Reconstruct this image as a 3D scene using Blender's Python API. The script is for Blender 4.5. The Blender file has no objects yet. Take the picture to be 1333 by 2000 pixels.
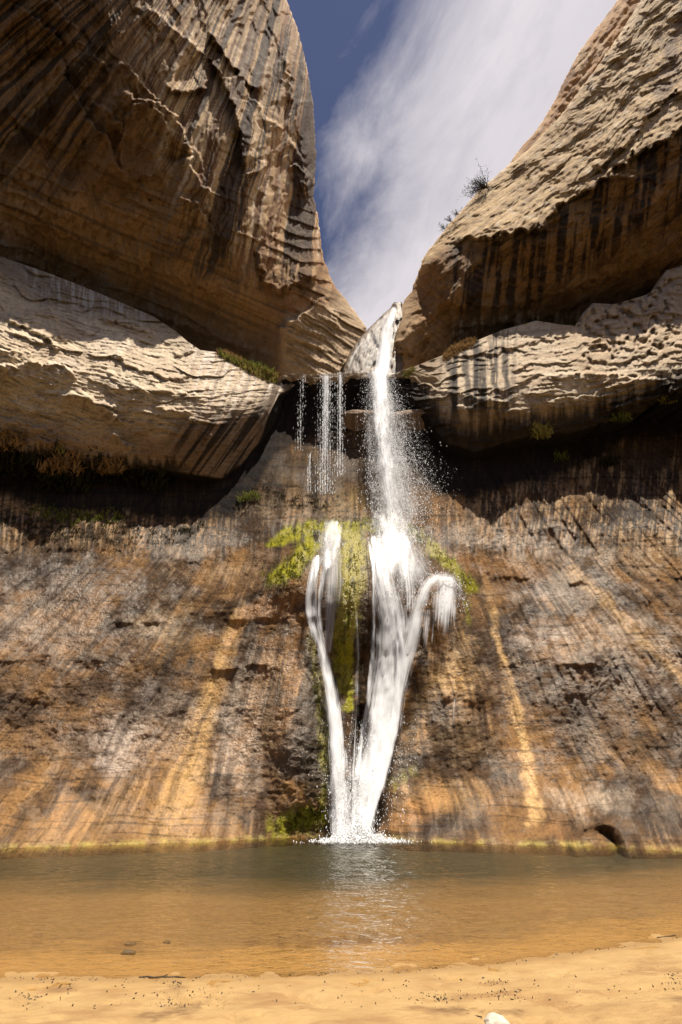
import bpy, math, random
import numpy as np
from mathutils import Vector

random.seed(7); RNG = np.random.default_rng(7)
C = bpy.context.scene.collection
scene = bpy.context.scene
R = math.radians

# ------------------------------------------------------------------ camera
PITCH = 32.0; FPX = 889.0; CAMZ = 1.6
cam_d = bpy.data.cameras.new('camera'); cam = bpy.data.objects.new('camera', cam_d); C.objects.link(cam)
cam_d.sensor_fit = 'VERTICAL'; cam_d.sensor_height = 36.0; cam_d.lens = 16.0
cam_d.clip_start = 0.05; cam_d.clip_end = 5000
cam.location = (0, 0, CAMZ); cam.rotation_euler = (R(90 + PITCH), 0, 0)
scene.camera = cam
scene.cycles.transparent_max_bounces = 48
scene.cycles.max_bounces = 8; scene.cycles.diffuse_bounces = 1
scene.cycles.sample_clamp_indirect = 4.0

# ------------------------------------------------------------------ view
scene.view_settings.view_transform = 'Standard'
scene.view_settings.look = 'None'
scene.view_settings.gamma = 1
scene.view_settings.exposure = 0.62

# ------------------------------------------------------------------ sun and sky
SUN = Vector((0.15, -0.27, 0.95)).normalized()
SUN_EL = math.asin(SUN.z); SUN_AZ = math.atan2(SUN.x, SUN.y)
sd = bpy.data.lights.new('sun', 'SUN'); sd.energy = 5.0; sd.angle = R(0.5); sd.color = (1.0, 0.93, 0.82)
so = bpy.data.objects.new('sun', sd); C.objects.link(so)
so.rotation_euler = SUN.to_track_quat('Z', 'Y').to_euler(); so.location = (0, -10, 90)

def N(nt, typ, **kw):
    n = nt.nodes.new(typ)
    for k, v in kw.items():
        if k.startswith('i_'):
            n.inputs[int(k[2:])].default_value = v
        elif hasattr(n, k):
            setattr(n, k, v)
        else:
            n.inputs[k.replace('_', ' ')].default_value = v
    return n

def ramp(nt, src, stops, interp='LINEAR'):
    r = nt.nodes.new('ShaderNodeValToRGB'); r.color_ramp.interpolation = interp
    e = r.color_ramp.elements
    while len(e) < len(stops): e.new(0.5)
    for el, (p, c) in zip(e, stops):
        el.position = p; el.color = (c, c, c, 1) if isinstance(c, (int, float)) else (*c, 1)
    nt.links.new(src, r.inputs[0]); return r.outputs[0]

def mixc(nt, f, a, b, mode='MIX'):
    m = nt.nodes.new('ShaderNodeMix'); m.data_type = 'RGBA'; m.blend_type = mode
    for s, v in ((m.inputs[0], f), (m.inputs[6], a), (m.inputs[7], b)):
        if isinstance(v, (int, float)): s.default_value = v
        elif isinstance(v, tuple): s.default_value = (*v, 1)
        else: nt.links.new(v, s)
    return m.outputs[2]

def mth(nt, op, a, b=None, clamp=False):
    m = nt.nodes.new('ShaderNodeMath'); m.operation = op; m.use_clamp = clamp
    for s, v in zip(m.inputs, (a, b)):
        if v is None: continue
        if isinstance(v, (int, float)): s.default_value = v
        else: nt.links.new(v, s)
    return m.outputs[0]

def mapping(nt, src, scale, rot=(0, 0, 0), loc=(0, 0, 0)):
    m = nt.nodes.new('ShaderNodeMapping')
    m.inputs['Scale'].default_value = scale; m.inputs['Rotation'].default_value = rot; m.inputs['Location'].default_value = loc
    nt.links.new(src, m.inputs[0]); return m.outputs[0]

def noise(nt, vec, scale, detail=4, rough=0.55, dist=0.0):
    n = nt.nodes.new('ShaderNodeTexNoise'); n.inputs['Scale'].default_value = scale
    n.inputs['Detail'].default_value = detail; n.inputs['Roughness'].default_value = rough
    n.inputs['Distortion'].default_value = dist
    if vec is not None: nt.links.new(vec, n.inputs['Vector'])
    return n.outputs['Fac']

w = bpy.data.worlds.new("World"); scene.world = w; w.use_nodes = True
nt = w.node_tree; nt.nodes.clear()
sky = nt.nodes.new('ShaderNodeTexSky'); sky.sky_type = 'NISHITA'; sky.sun_disc = False
sky.sun_elevation = SUN_EL; sky.sun_rotation = SUN_AZ; sky.altitude = 1600; sky.dust_density = 0.3; sky.ozone_density = 2.5
tc = nt.nodes.new('ShaderNodeTexCoord')
# cirrus: noise on the sky dome projected on a high flat layer (x/z, y/z)
sx = nt.nodes.new('ShaderNodeSeparateXYZ'); nt.links.new(tc.outputs['Generated'], sx.inputs[0])
zz = mth(nt, 'MAXIMUM', sx.outputs[2], 0.08)
cx = mth(nt, 'DIVIDE', sx.outputs[0], zz); cy = mth(nt, 'DIVIDE', sx.outputs[1], zz)
cv = nt.nodes.new('ShaderNodeCombineXYZ'); nt.links.new(cx, cv.inputs[0]); nt.links.new(cy, cv.inputs[1])
CLOUD = mapping(nt, cv.outputs[0], (1, 1, 1), (0, 0, R(-31.5)))
wisp = noise(nt, mapping(nt, CLOUD, (2.0, .95, 1)), 2.6, 10, 0.62, 0.35)
soft = noise(nt, mapping(nt, CLOUD, (2.0, .8, 1), (0, 0, 0), (3.1, 0, 0)), 1.6, 5, 0.5, 0.2)
# the veil lies to the right of a line across the layer
edge = mth(nt, 'ADD', mth(nt, 'MULTIPLY', cx, 3.6), mth(nt, 'MULTIPLY', cy, 1.5))
edge = mth(nt, 'SUBTRACT', edge, 0.43)
cl = mth(nt, 'ADD', edge, mth(nt, 'MULTIPLY', mth(nt, 'SUBTRACT', wisp, 0.5), 1.7))
cl = mth(nt, 'ADD', cl, mth(nt, 'MULTIPLY', mth(nt, 'SUBTRACT', soft, 0.5), 1.0))
clf = ramp(nt, cl, [(0.0, 0.03), (0.25, 0.30), (0.55, 0.68), (1.0, 0.93)])
skyc = mixc(nt, 1.0, sky.outputs[0], (0.95, 0.86, 1.0), 'MULTIPLY')
skyc = mixc(nt, 0.10, skyc, (0.55, 0.55, 0.60))
cloudc = mixc(nt, wisp, (8.4, 7.9, 8.5), (12.4, 11.6, 11.9))
full = mixc(nt, clf, skyc, cloudc)
bg = nt.nodes.new('ShaderNodeBackground'); bg.inputs[1].default_value = 0.05
nt.links.new(full, bg.inputs[0])
wo = nt.nodes.new('ShaderNodeOutputWorld'); nt.links.new(bg.outputs[0], wo.inputs[0])

# ------------------------------------------------------------------ projection helpers
SP, CP = math.sin(R(PITCH)), math.cos(R(PITCH))
def world(px, py, t):
    px = np.asarray(px, float); py = np.asarray(py, float); t = np.asarray(t, float)
    u = (px - 666.5) / FPX; v = (1000 - py) / FPX
    return np.stack([u * t, (CP - v * SP) * t, CAMZ + (SP + v * CP) * t], -1)
def t_of_Y(py, Y): return Y / (CP - (1000 - py) / FPX * SP)
def to_px(P):
    P = np.asarray(P, float); x = P[..., 0]; y = P[..., 1]; z = P[..., 2] - CAMZ
    t = y * CP + z * SP; v = (-y * SP + z * CP) / t
    return 666.5 + FPX * x / t, 1000 - FPX * v, t

# ------------------------------------------------------------------ numpy noise
_perm = np.random.default_rng(3).permutation(4096).astype(np.int64)
def _h(*a):
    r = np.zeros_like(a[0])
    for q in a: r = _perm[(r + q) & 4095]
    return r
def pn2(x, y, seed=0):
    x, y = np.broadcast_arrays(np.asarray(x, float), np.asarray(y, float))
    xi = np.floor(x).astype(np.int64); yi = np.floor(y).astype(np.int64)
    xf = x - xi; yf = y - yi
    ux = xf * xf * xf * (xf * (xf * 6 - 15) + 10); uy = yf * yf * yf * (yf * (yf * 6 - 15) + 10)
    s = np.full_like(xi, seed * 131 + 7)
    def g(i, j):
        a = _h(s, xi + i, yi + j) * (2 * math.pi / 4096)
        return np.cos(a) * (xf - i) + np.sin(a) * (yf - j)
    a = g(0, 0); b = g(1, 0); c = g(0, 1); d = g(1, 1)
    return ((a + (b - a) * ux) + ((c + (d - c) * ux) - (a + (b - a) * ux)) * uy) * 1.5
def fbm(x, y, oct=4, seed=0, gain=0.5, lac=2.03):
    r = 0; am = 1.0; tot = 0
    for o in range(oct):
        r = r + am * pn2(x, y, seed + o * 17); tot += am; am *= gain
        x = x * lac + 3.7; y = y * lac + 1.9
    return r / tot * 1.4
def ridge(x, y, oct=4, seed=0, gain=0.5):
    r = 0; am = 1.0; tot = 0
    for o in range(oct):
        r = r + am * (1 - 2 * np.abs(pn2(x, y, seed + o * 13))); tot += am; am *= gain
        x = x * 2.1 + 1.3; y = y * 2.1 + 4.1
    return r / tot
def sstep(a, b, x):
    t = np.clip((x - a) / (b - a), 0, 1); return t * t * (3 - 2 * t)

def plates(px, py, sx, sy, seed, k=3.0, sharp=.18):
    """spalled plates: terraces of a smooth field"""
    q = (fbm(px / sx, py / sy, 3, seed, .5) + .05 * fbm(px / 14, py / 14, 3, seed + 5)) * k
    f = q - np.floor(q); return (np.floor(q) + sstep(0, sharp, f)) / k
class TPS:
    def __init__(self, pts):
        p = np.array(pts, float); self.c = p[:, :2] / 500.0; n = len(p)
        K = self.k(self.c[:, None] - self.c[None]) + np.eye(n) * 1e-3
        A = np.zeros((n + 3, n + 3)); A[:n, :n] = K; A[:n, n] = 1; A[:n, n+1:] = self.c; A[n, :n] = 1; A[n+1:, :n] = self.c.T
        b = np.zeros(n + 3); b[:n] = p[:, 2]
        self.w = np.linalg.solve(A, b); self.n = n
    @staticmethod
    def k(d):
        r2 = (d ** 2).sum(-1); return 0.5 * r2 * np.log(r2 + 1e-12)
    G = 10.0; X0, X1, Y0, Y1 = -900, 2300, -500, 2000
    def __call__(self, px, py):
        """cubic look-up in a coarse table of the spline"""
        if not hasattr(self, 'tab'):
            a, b = np.meshgrid(np.arange(self.X0, self.X1, self.G), np.arange(self.Y0, self.Y1, self.G)); self.tab = self.ev(a, b)
        px, py = np.broadcast_arrays(np.asarray(px, float), np.asarray(py, float))
        x = np.clip((px - self.X0) / self.G, 1, self.tab.shape[1] - 3.001); y = np.clip((py - self.Y0) / self.G, 1, self.tab.shape[0] - 3.001)
        xi = x.astype(int); yi = y.astype(int); fx = x - xi; fy = y - yi
        cw = lambda f: ((1 - f) ** 3 / 6, (3 * f ** 3 - 6 * f ** 2 + 4) / 6, (-3 * f ** 3 + 3 * f ** 2 + 3 * f + 1) / 6, f ** 3 / 6)
        A = cw(fx); B = cw(fy); r = 0
        for j in range(4):
            for i in range(4): r = r + A[i] * B[j] * self.tab[yi + j - 1, xi + i - 1]
        return r
    def ev(self, px, py):
        q = np.stack([px.ravel(), py.ravel()], -1) / 500.0
        out = self.w[self.n] + q @ self.w[self.n+1:]
        for i in range(self.n):
            out += self.w[i] * self.k(q - self.c[i])
        return out.reshape(px.shape)

def curve(pts):
    p = np.array(pts, float)
    return lambda x: np.interp(x, p[:, 0], p[:, 1])

def polydist(px, py, poly):
    """distance, signed side (+ = below/right of travel direction left->right), 0..1 along"""
    best = np.full(px.shape, 1e9); sgn = np.zeros(px.shape); al = np.zeros(px.shape)
    P = np.array(poly, float); seg = np.hypot(*(P[1:, :2] - P[:-1, :2]).T); cum = np.concatenate([[0], np.cumsum(seg)])
    for i in range(len(P) - 1):
        ax, ay = P[i][:2]; bx, by = P[i + 1][:2]; dx, dy = bx - ax, by - ay; L2 = dx * dx + dy * dy
        s = np.clip(((px - ax) * dx + (py - ay) * dy) / L2, 0, 1)
        ex = px - (ax + s * dx); ey = py - (ay + s * dy); d = np.hypot(ex, ey)
        m = d < best; best = np.where(m, d, best)
        cr = dx * (py - ay) - dy * (px - ax)
        sgn = np.where(m, np.sign(cr), sgn); al = np.where(m, (cum[i] + s * seg[i]) / cum[-1], al)
    return best, sgn, al, cum[-1]

def slab(t, px, py, poly, h, L=60, wdt=5, jag=7, seed=0, side=1):
    """a broken sheet of rock standing out h metres on one side of a broken edge, dying out over L pixels"""
    jx = cfbm(px, py, 22, 22, 3, 900 + seed // 20, 'j%d%.3f' % (px.size, float(px.flat[-1] + py.flat[0]))) * jag; jy = cfbm(px, py, 22, 22, 3, 950 + seed // 20, 'j%d%.3f' % (px.size, float(px.flat[-1] + py.flat[0]))) * jag
    d, s, al, ln = polydist(px + jx, py + jy, poly)
    sd_ = d * s * side
    endf = sstep(0, 0.12, al) * sstep(1, 0.88, al)
    return t - h * sstep(-wdt, 0, sd_) * np.exp(-np.maximum(sd_, 0) / L) * endf * (d < L * 5)

_cache = {}
def cfbm(px, py, sx, sy, oct, seed, ref):
    """noise fields shared between stains of the same sheet"""
    k = (ref, sx, oct, seed)
    if k not in _cache or _cache[k].shape != px.shape: _cache[k] = fbm(px / sx, py / sy, oct, seed)
    return _cache[k]
def blob(px, py, cx, cy, rx, ry, rot=0, warp=0.25, seed=0, hard=0.5):
    c, s = math.cos(R(rot)), math.sin(R(rot))
    x = px - cx; y = py - cy
    a = (x * c + y * s) / rx; b = (-x * s + y * c) / ry
    d = np.hypot(a, b) + warp * cfbm(px, py, 40, 40, 4, 300 + seed % 5, 'b%d' % px.size) + warp * 0.6 * cfbm(px, py, 9, 9, 2, 330 + seed % 3, 'b%d' % px.size)
    return sstep(1.0, hard * 0.9, d)

def stroke(px, py, pts, warp=4.0, seed=0, soft=1.0):
    """pts (x,y,halfwidth)"""
    best = np.zeros(px.shape)
    wx = px + warp * cfbm(px, py, 25, 25, 3, 500 + seed % 3, 's%d' % px.size); wy = py + warp * cfbm(px, py, 25, 25, 3, 520 + seed % 3, 's%d' % px.size)
    for i in range(len(pts) - 1):
        ax, ay, aw = pts[i]; bx, by, bw = pts[i + 1]; dx, dy = bx - ax, by - ay
        s = np.clip(((wx - ax) * dx + (wy - ay) * dy) / (dx * dx + dy * dy), 0, 1)
        d = np.hypot(wx - (ax + s * dx), wy - (ay + s * dy)) / (aw + (bw - aw) * s)
        best = np.maximum(best, sstep(1.25, 1.0 - 0.75 * soft, d))
    return best

def paint(col, m, rgb, op=1.0):
    m = np.clip(m * op, 0, 1)[..., None]; return col * (1 - m) + np.array(rgb) * m

# ------------------------------------------------------------------ mesh builders
def set_props(o, label=None, cat=None, group=None, kind=None):
    if label: o['label'] = label
    if cat: o['category'] = cat
    if group: o['group'] = group
    if kind: o['kind'] = kind
    return o

def mesh_obj(name, V, F, mat, parent=None, smooth=True, cols=None, uv=None, link=True):
    me = bpy.data.meshes.new(name)
    V = np.asarray(V, np.float32).reshape(-1, 3); F = np.asarray(F, np.int32)
    k = F.shape[1]
    me.vertices.add(len(V)); me.vertices.foreach_set('co', V.ravel())
    me.loops.add(F.size); me.loops.foreach_set('vertex_index', F.ravel())
    me.polygons.add(len(F)); me.polygons.foreach_set('loop_start', np.arange(len(F), dtype=np.int32) * k)
    me.polygons.foreach_set('use_smooth', np.full(len(F), smooth, dtype=bool))
    if cols:
        for nm, arr in cols.items():
            arr = np.asarray(arr, np.float32)
            if arr.ndim == 1:
                a = me.attributes.new(nm, 'FLOAT', 'POINT'); a.data.foreach_set('value', arr)
            else:
                if arr.shape[-1] == 3: arr = np.concatenate([arr, np.ones((len(arr), 1), np.float32)], 1)
                a = me.attributes.new(nm, 'FLOAT_COLOR', 'POINT'); a.data.foreach_set('color', arr.ravel())
    if uv is not None:
        a = me.attributes.new('flow', 'FLOAT_VECTOR', 'POINT'); a.data.foreach_set('vector', np.asarray(uv, np.float32).ravel())
    me.update(calc_edges=True); me.validate()
    me.materials.append(mat)
    o = bpy.data.objects.new(name, me)
    if link: C.objects.link(o)
    if parent: o.parent = parent
    return o

def grid_faces(nr, nc, flip=False):
    i = np.arange(nr - 1)[:, None] * nc + np.arange(nc - 1)[None]
    i = i.ravel(); f = np.stack([i, i + nc, i + nc + 1, i + 1], -1)
    return f[:, ::-1] if flip else f

# ------------------------------------------------------------------ materials
def new_mat(name):
    m = bpy.data.materials.new(name); m.use_nodes = True; m.node_tree.nodes.clear(); return m, m.node_tree
def out(nt, sh, vol=None):
    o = nt.nodes.new('ShaderNodeOutputMaterial')
    if sh is not None: nt.links.new(sh, o.inputs[0])
    if vol is not None: nt.links.new(vol, o.inputs[1])
def bump(nt, h, strength, dist, prev=None):
    b = nt.nodes.new('ShaderNodeBump'); b.inputs['Strength'].default_value = strength; b.inputs['Distance'].default_value = dist
    nt.links.new(h, b.inputs['Height'])
    if prev is not None: nt.links.new(prev, b.inputs['Normal'])
    return b.outputs[0]

def rock_mat(name, grain=1.0, bmp=0.5, glint=0.0):
    """colour: stains and painted shade laid on each vertex; grain and pits from world-size noise; wet attribute drives gloss"""
    m, nt = new_mat(name)
    tc = nt.nodes.new('ShaderNodeTexCoord'); ob = tc.outputs['Object']
    at = nt.nodes.new('ShaderNodeAttribute'); at.attribute_name = 'stain_shade'
    wt = nt.nodes.new('ShaderNodeAttribute'); wt.attribute_name = 'wet'
    n1 = noise(nt, ob, 2.2 * grain, 9, 0.68)
    n2 = noise(nt, ob, 9.0 * grain, 5, 0.65)
    v = mth(nt, 'ADD', mth(nt, 'MULTIPLY', n1, 1.5), mth(nt, 'MULTIPLY', n2, 0.9))
    v = mth(nt, 'SUBTRACT', v, 0.2)
    col = mixc(nt, 1.0, at.outputs['Color'], ramp(nt, v, [(0.35, 0.74), (0.62, 0.9), (1.0, 1.1)] if glint else [(0.35, 0.52), (0.62, 0.8), (1.0, 1.18)]), 'MULTIPLY')
    v2 = ramp(nt, n2, [(0.30, 0.0), (0.44, 1.0)])
    col = mixc(nt, v2, mixc(nt, 1.0, col, (.78, .74, .7) if glint else (0.55, 0.50, 0.46), 'MULTIPLY'), col)
    b = N(nt, 'ShaderNodeBsdfPrincipled'); nt.links.new(col, b.inputs['Base Color'])
    if glint:
        nt.links.new(mth(nt, 'MULTIPLY', wt.outputs['Fac'], 0.7), b.inputs['Coat Weight']); b.inputs['Specular Tint'].default_value = (1, .9, .78, 1); b.inputs['Coat Roughness'].default_value = 0.27; b.inputs['Coat IOR'].default_value = 1.6; b.inputs['Coat Tint'].default_value = (1, .88, .72, 1)
    ro = mth(nt, 'SUBTRACT', 0.9, mth(nt, 'MULTIPLY', wt.outputs['Fac'], 0.52))
    nt.links.new(ro, b.inputs['Roughness'])
    nt.links.new(mth(nt, 'ADD', 0.18, mth(nt, 'MULTIPLY', wt.outputs['Fac'], 0.6)), b.inputs['Specular IOR Level'])
    nm = bump(nt, n1, bmp, 0.35)
    nm = bump(nt, n2, bmp * 0.9, 0.12, nm)
    if glint:
        n3 = noise(nt, ob, 9, 3, 0.7); nm = bump(nt, n3, .65, 0.10, nm); nt.links.new(nm, b.inputs['Coat Normal'])
    nt.links.new(nm, b.inputs['Normal'])
    out(nt, b.outputs[0]); return m

M_low = rock_mat('wet_sandstone', 1.0, 0.35, 0.8)
M_bench = rock_mat('pale_sandstone', 0.8, 0.45)
M_but = rock_mat('varnished_sandstone', 0.7, 0.55)

STEP = 2.2      # mesh pitch in photo pixels
PALE = (.56, .45, .315); TAN = (.42, .30, .18); BUFF = (.50, .37, .21); ORANGE = (.42, .185, .05); RUST = (.27, .11, .04)
BROWN = (.20, .125, .07); DARK = (.055, .037, .026); BLACK = (.022, .017, .013); GREY = (.24, .21, .195); WHITE = (.70, .64, .58)
MOSS = (.31, .285, .03); MOSSD = (.115, .11, .025)

# ================================================================== LOWER WALL
waterline = lambda px: np.interp(px, [-400, 0, 250, 420, 560, 700, 860, 1000, 1130, 1333, 1700], [1690, 1658, 1650, 1645, 1636, 1638, 1646, 1650, 1652, 1664, 1710])
def t_base(px, py):           # depth where the ray meets z = 0
    v = (1000 - py) / FPX; return -CAMZ / (SP + v * CP)
_cp = []
for px_ in (-420, -150, 0, 150, 300, 450, 560, 666, 780, 900, 1050, 1200, 1333, 1500, 1750):
    wl = float(waterline(px_)); _cp.append((px_, wl, float(t_base(px_, wl))))
_cp += [
 # z rises with a lean back of the wall
 (-300, 1300, 20.5), (0, 1300, 24.0), (200, 1300, 25.0), (420, 1300, 26.3), (560, 1300, 26.2), (666, 1300, 26.6), (800, 1300, 26.4), (950, 1300, 26.6), (1130, 1300, 25.6), (1333, 1300, 24.0), (1600, 1300, 20.5),
 (0, 1500, 20.9), (250, 1500, 21.9), (500, 1500, 22.5), (666, 1500, 22.6), (850, 1500, 22.6), (1100, 1500, 22.2), (1333, 1500, 20.7),
 (-300, 1120, 24.5), (0, 1120, 28.5), (250, 1120, 29.8), (480, 1120, 30.6), (590, 1120, 29.6), (700, 1110, 29.7), (860, 1110, 30.2), (960, 1120, 31.3), (1150, 1120, 30.2), (1333, 1120, 28.2), (1600, 1120, 24),
 (-300, 1000, 28), (0, 1000, 32.3), (250, 1000, 33.6), (480, 1000, 34.8), (620, 1020, 33.6), (780, 1020, 33.8), (900, 1000, 35), (1100, 980, 34.3), (1333, 960, 33.2), (1600, 960, 28),
 (0, 900, 37.2), (300, 920, 38.2), (520, 900, 38.4), (640, 890, 39.8), (760, 890, 40), (640, 845, 42.0), (760, 845, 42.0), (900, 900, 39.6), (1100, 880, 39.3), (1333, 850, 38.5), (1600, 850, 33), (-300, 900, 32),
 (300, 820, 40.5), (540, 800, 42.6), (640, 800, 43.8), (760, 800, 43.8), (640, 770, 43.6), (760, 770, 43.6), (860, 800, 42.4), (1100, 780, 42.5), (1333, 760, 41), (0, 800, 40),
 (560, 738, 42.9), (640, 740, 42.7), (700, 740, 42.7), (780, 740, 42.9), (870, 740, 43.2), (600, 700, 42.5), (760, 700, 42.5)]
TPS_low = TPS(_cp)

def low_depth(px, py, fine=True):
    t = TPS_low(px, py)
    wl = waterline(px)
    # mossy shelf under the plunge, and its shoulders
    d = np.hypot((px - 700) / 200, (py - 1110) / 110)
    t = t - .55 * sstep(1.15, 0.1, d) - .75 * np.exp(-((px - 715) / 130) ** 2 - ((py - 1210) / 200) ** 2)
    t = t - 0.4 * sstep(1.1, 0.1, np.hypot((px - 565) / 70, (py - 1120) / 90))
    t = t - 0.4 * sstep(1.1, 0.1, np.hypot((px - 880) / 60, (py - 1165) / 80))
    # pillar between the streams, bulge left of the stream, apron right of it
    t = t - 1.0 * sstep(1.0, 0.1, np.hypot((px - 680 + (py - 1200) * 0.02) / 42, (py - 1210) / 190))
    t = t - 0.9 * sstep(1.0, 0.1, np.hypot((px - 575) / 75, (py - 1400) / 230))
    t = t - 0.7 * sstep(1.0, 0.1, np.hypot((px - 900) / 90, (py - 1330) / 220))
    t = t + 0.8 * sstep(1.0, 0.2, np.hypot((px - 705) / 22, (py - 1440) / 90))
    # bedding steps that overhang slightly
    for k, (poly, h, L) in enumerate([
        ([(930, 1128), (1010, 1126), (1120, 1136), (1200, 1138), (1330, 1128), (1420, 1120)], -0.55, 40),
        ([(960, 1300), (1060, 1294), (1180, 1298), (1333, 1300), (1500, 1310)], -0.7, 60),
        ([(190, 1212), (330, 1216), (450, 1210), (560, 1205), (640, 1206)], -0.45, 50),
        ([(-100, 1532), (120, 1536), (300, 1532), (500, 1528), (620, 1525)], 0.35, 60),
        ([(860, 1512), (980, 1516), (1100, 1510), (1333, 1500)], 0.35, 60),
        ([(400, 1300), (430, 1312), (470, 1298), (520, 1296), (528, 1325)], -0.7, 18),
        ([(470, 1130), (530, 1070), (620, 1062)], -0.4, 30),
        ([(-60, 1075), (60, 1072), (200, 1070), (330, 1085), (430, 1110)], -0.4, 40),
        ([(790, 1670), (835, 1625), (880, 1590), (940, 1585), (1000, 1600)], 0.35, 50),
        ([(855, 1372), (900, 1365), (960, 1372)], -0.35, 40),
        ([(60, 1010), (160, 1000), (300, 1012), (400, 1030), (500, 1050)], 0.25, 30),
        ([(-50, 1290), (100, 1284), (220, 1290)], -0.25, 30)]):
        t = slab(t, px, py, poly, abs(h) * (.02 + .30 * sstep(-.3, .35, fbm(px / 55, py / 200, 2, 600 + k))), L * 1.5, 7, 6, k, side=-1 if h < 0 else 1)
    # the arched hollow at the water line
    a = np.hypot((px - 1176) / 50, (py - 1660) / 54) + .05 * fbm(px / 26, py / 26, 2, 19)
    t = t + 1.1 * sstep(1.0, 0.5, a) * (1 - 0.75 * sstep(1200, 1160, px - (py - 1640) * 0.5))
    t = t - 0.35 * sstep(0.35, 0, np.abs(a - 1.12))* sstep(1200, 1120, px)
    if fine:
        ang = (px - 700) / (py - 400) * 900
        k = sstep(-20, 40, wl - py) * 0.7 + 0.3
        t = t + k * (0.34 * fbm(px / 190, py / 170, 3, 11) + 0.09 * fbm(ang / 16, py / 160, 3, 12) + 0.06 * fbm(px / 18, py / 16, 3, 13, 0.5))
        # grain like orange peel near the streams and on the right slab
        t = t + 0.02 * fbm(px / 5.5, py / 5.5, 2, 14)
        t = t + 0.07 * fbm(px / 260, py / 18 + fbm(px / 90, py / 90, 2, 4) * 1.5, 3, 15) * (0.4 + 0.6 * sstep(1200, 1000, py))
        t = t + 0.2 * fbm(ang / 26, py / 200, 2, 18) * sstep(1120, 980, py)
    return t

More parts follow.
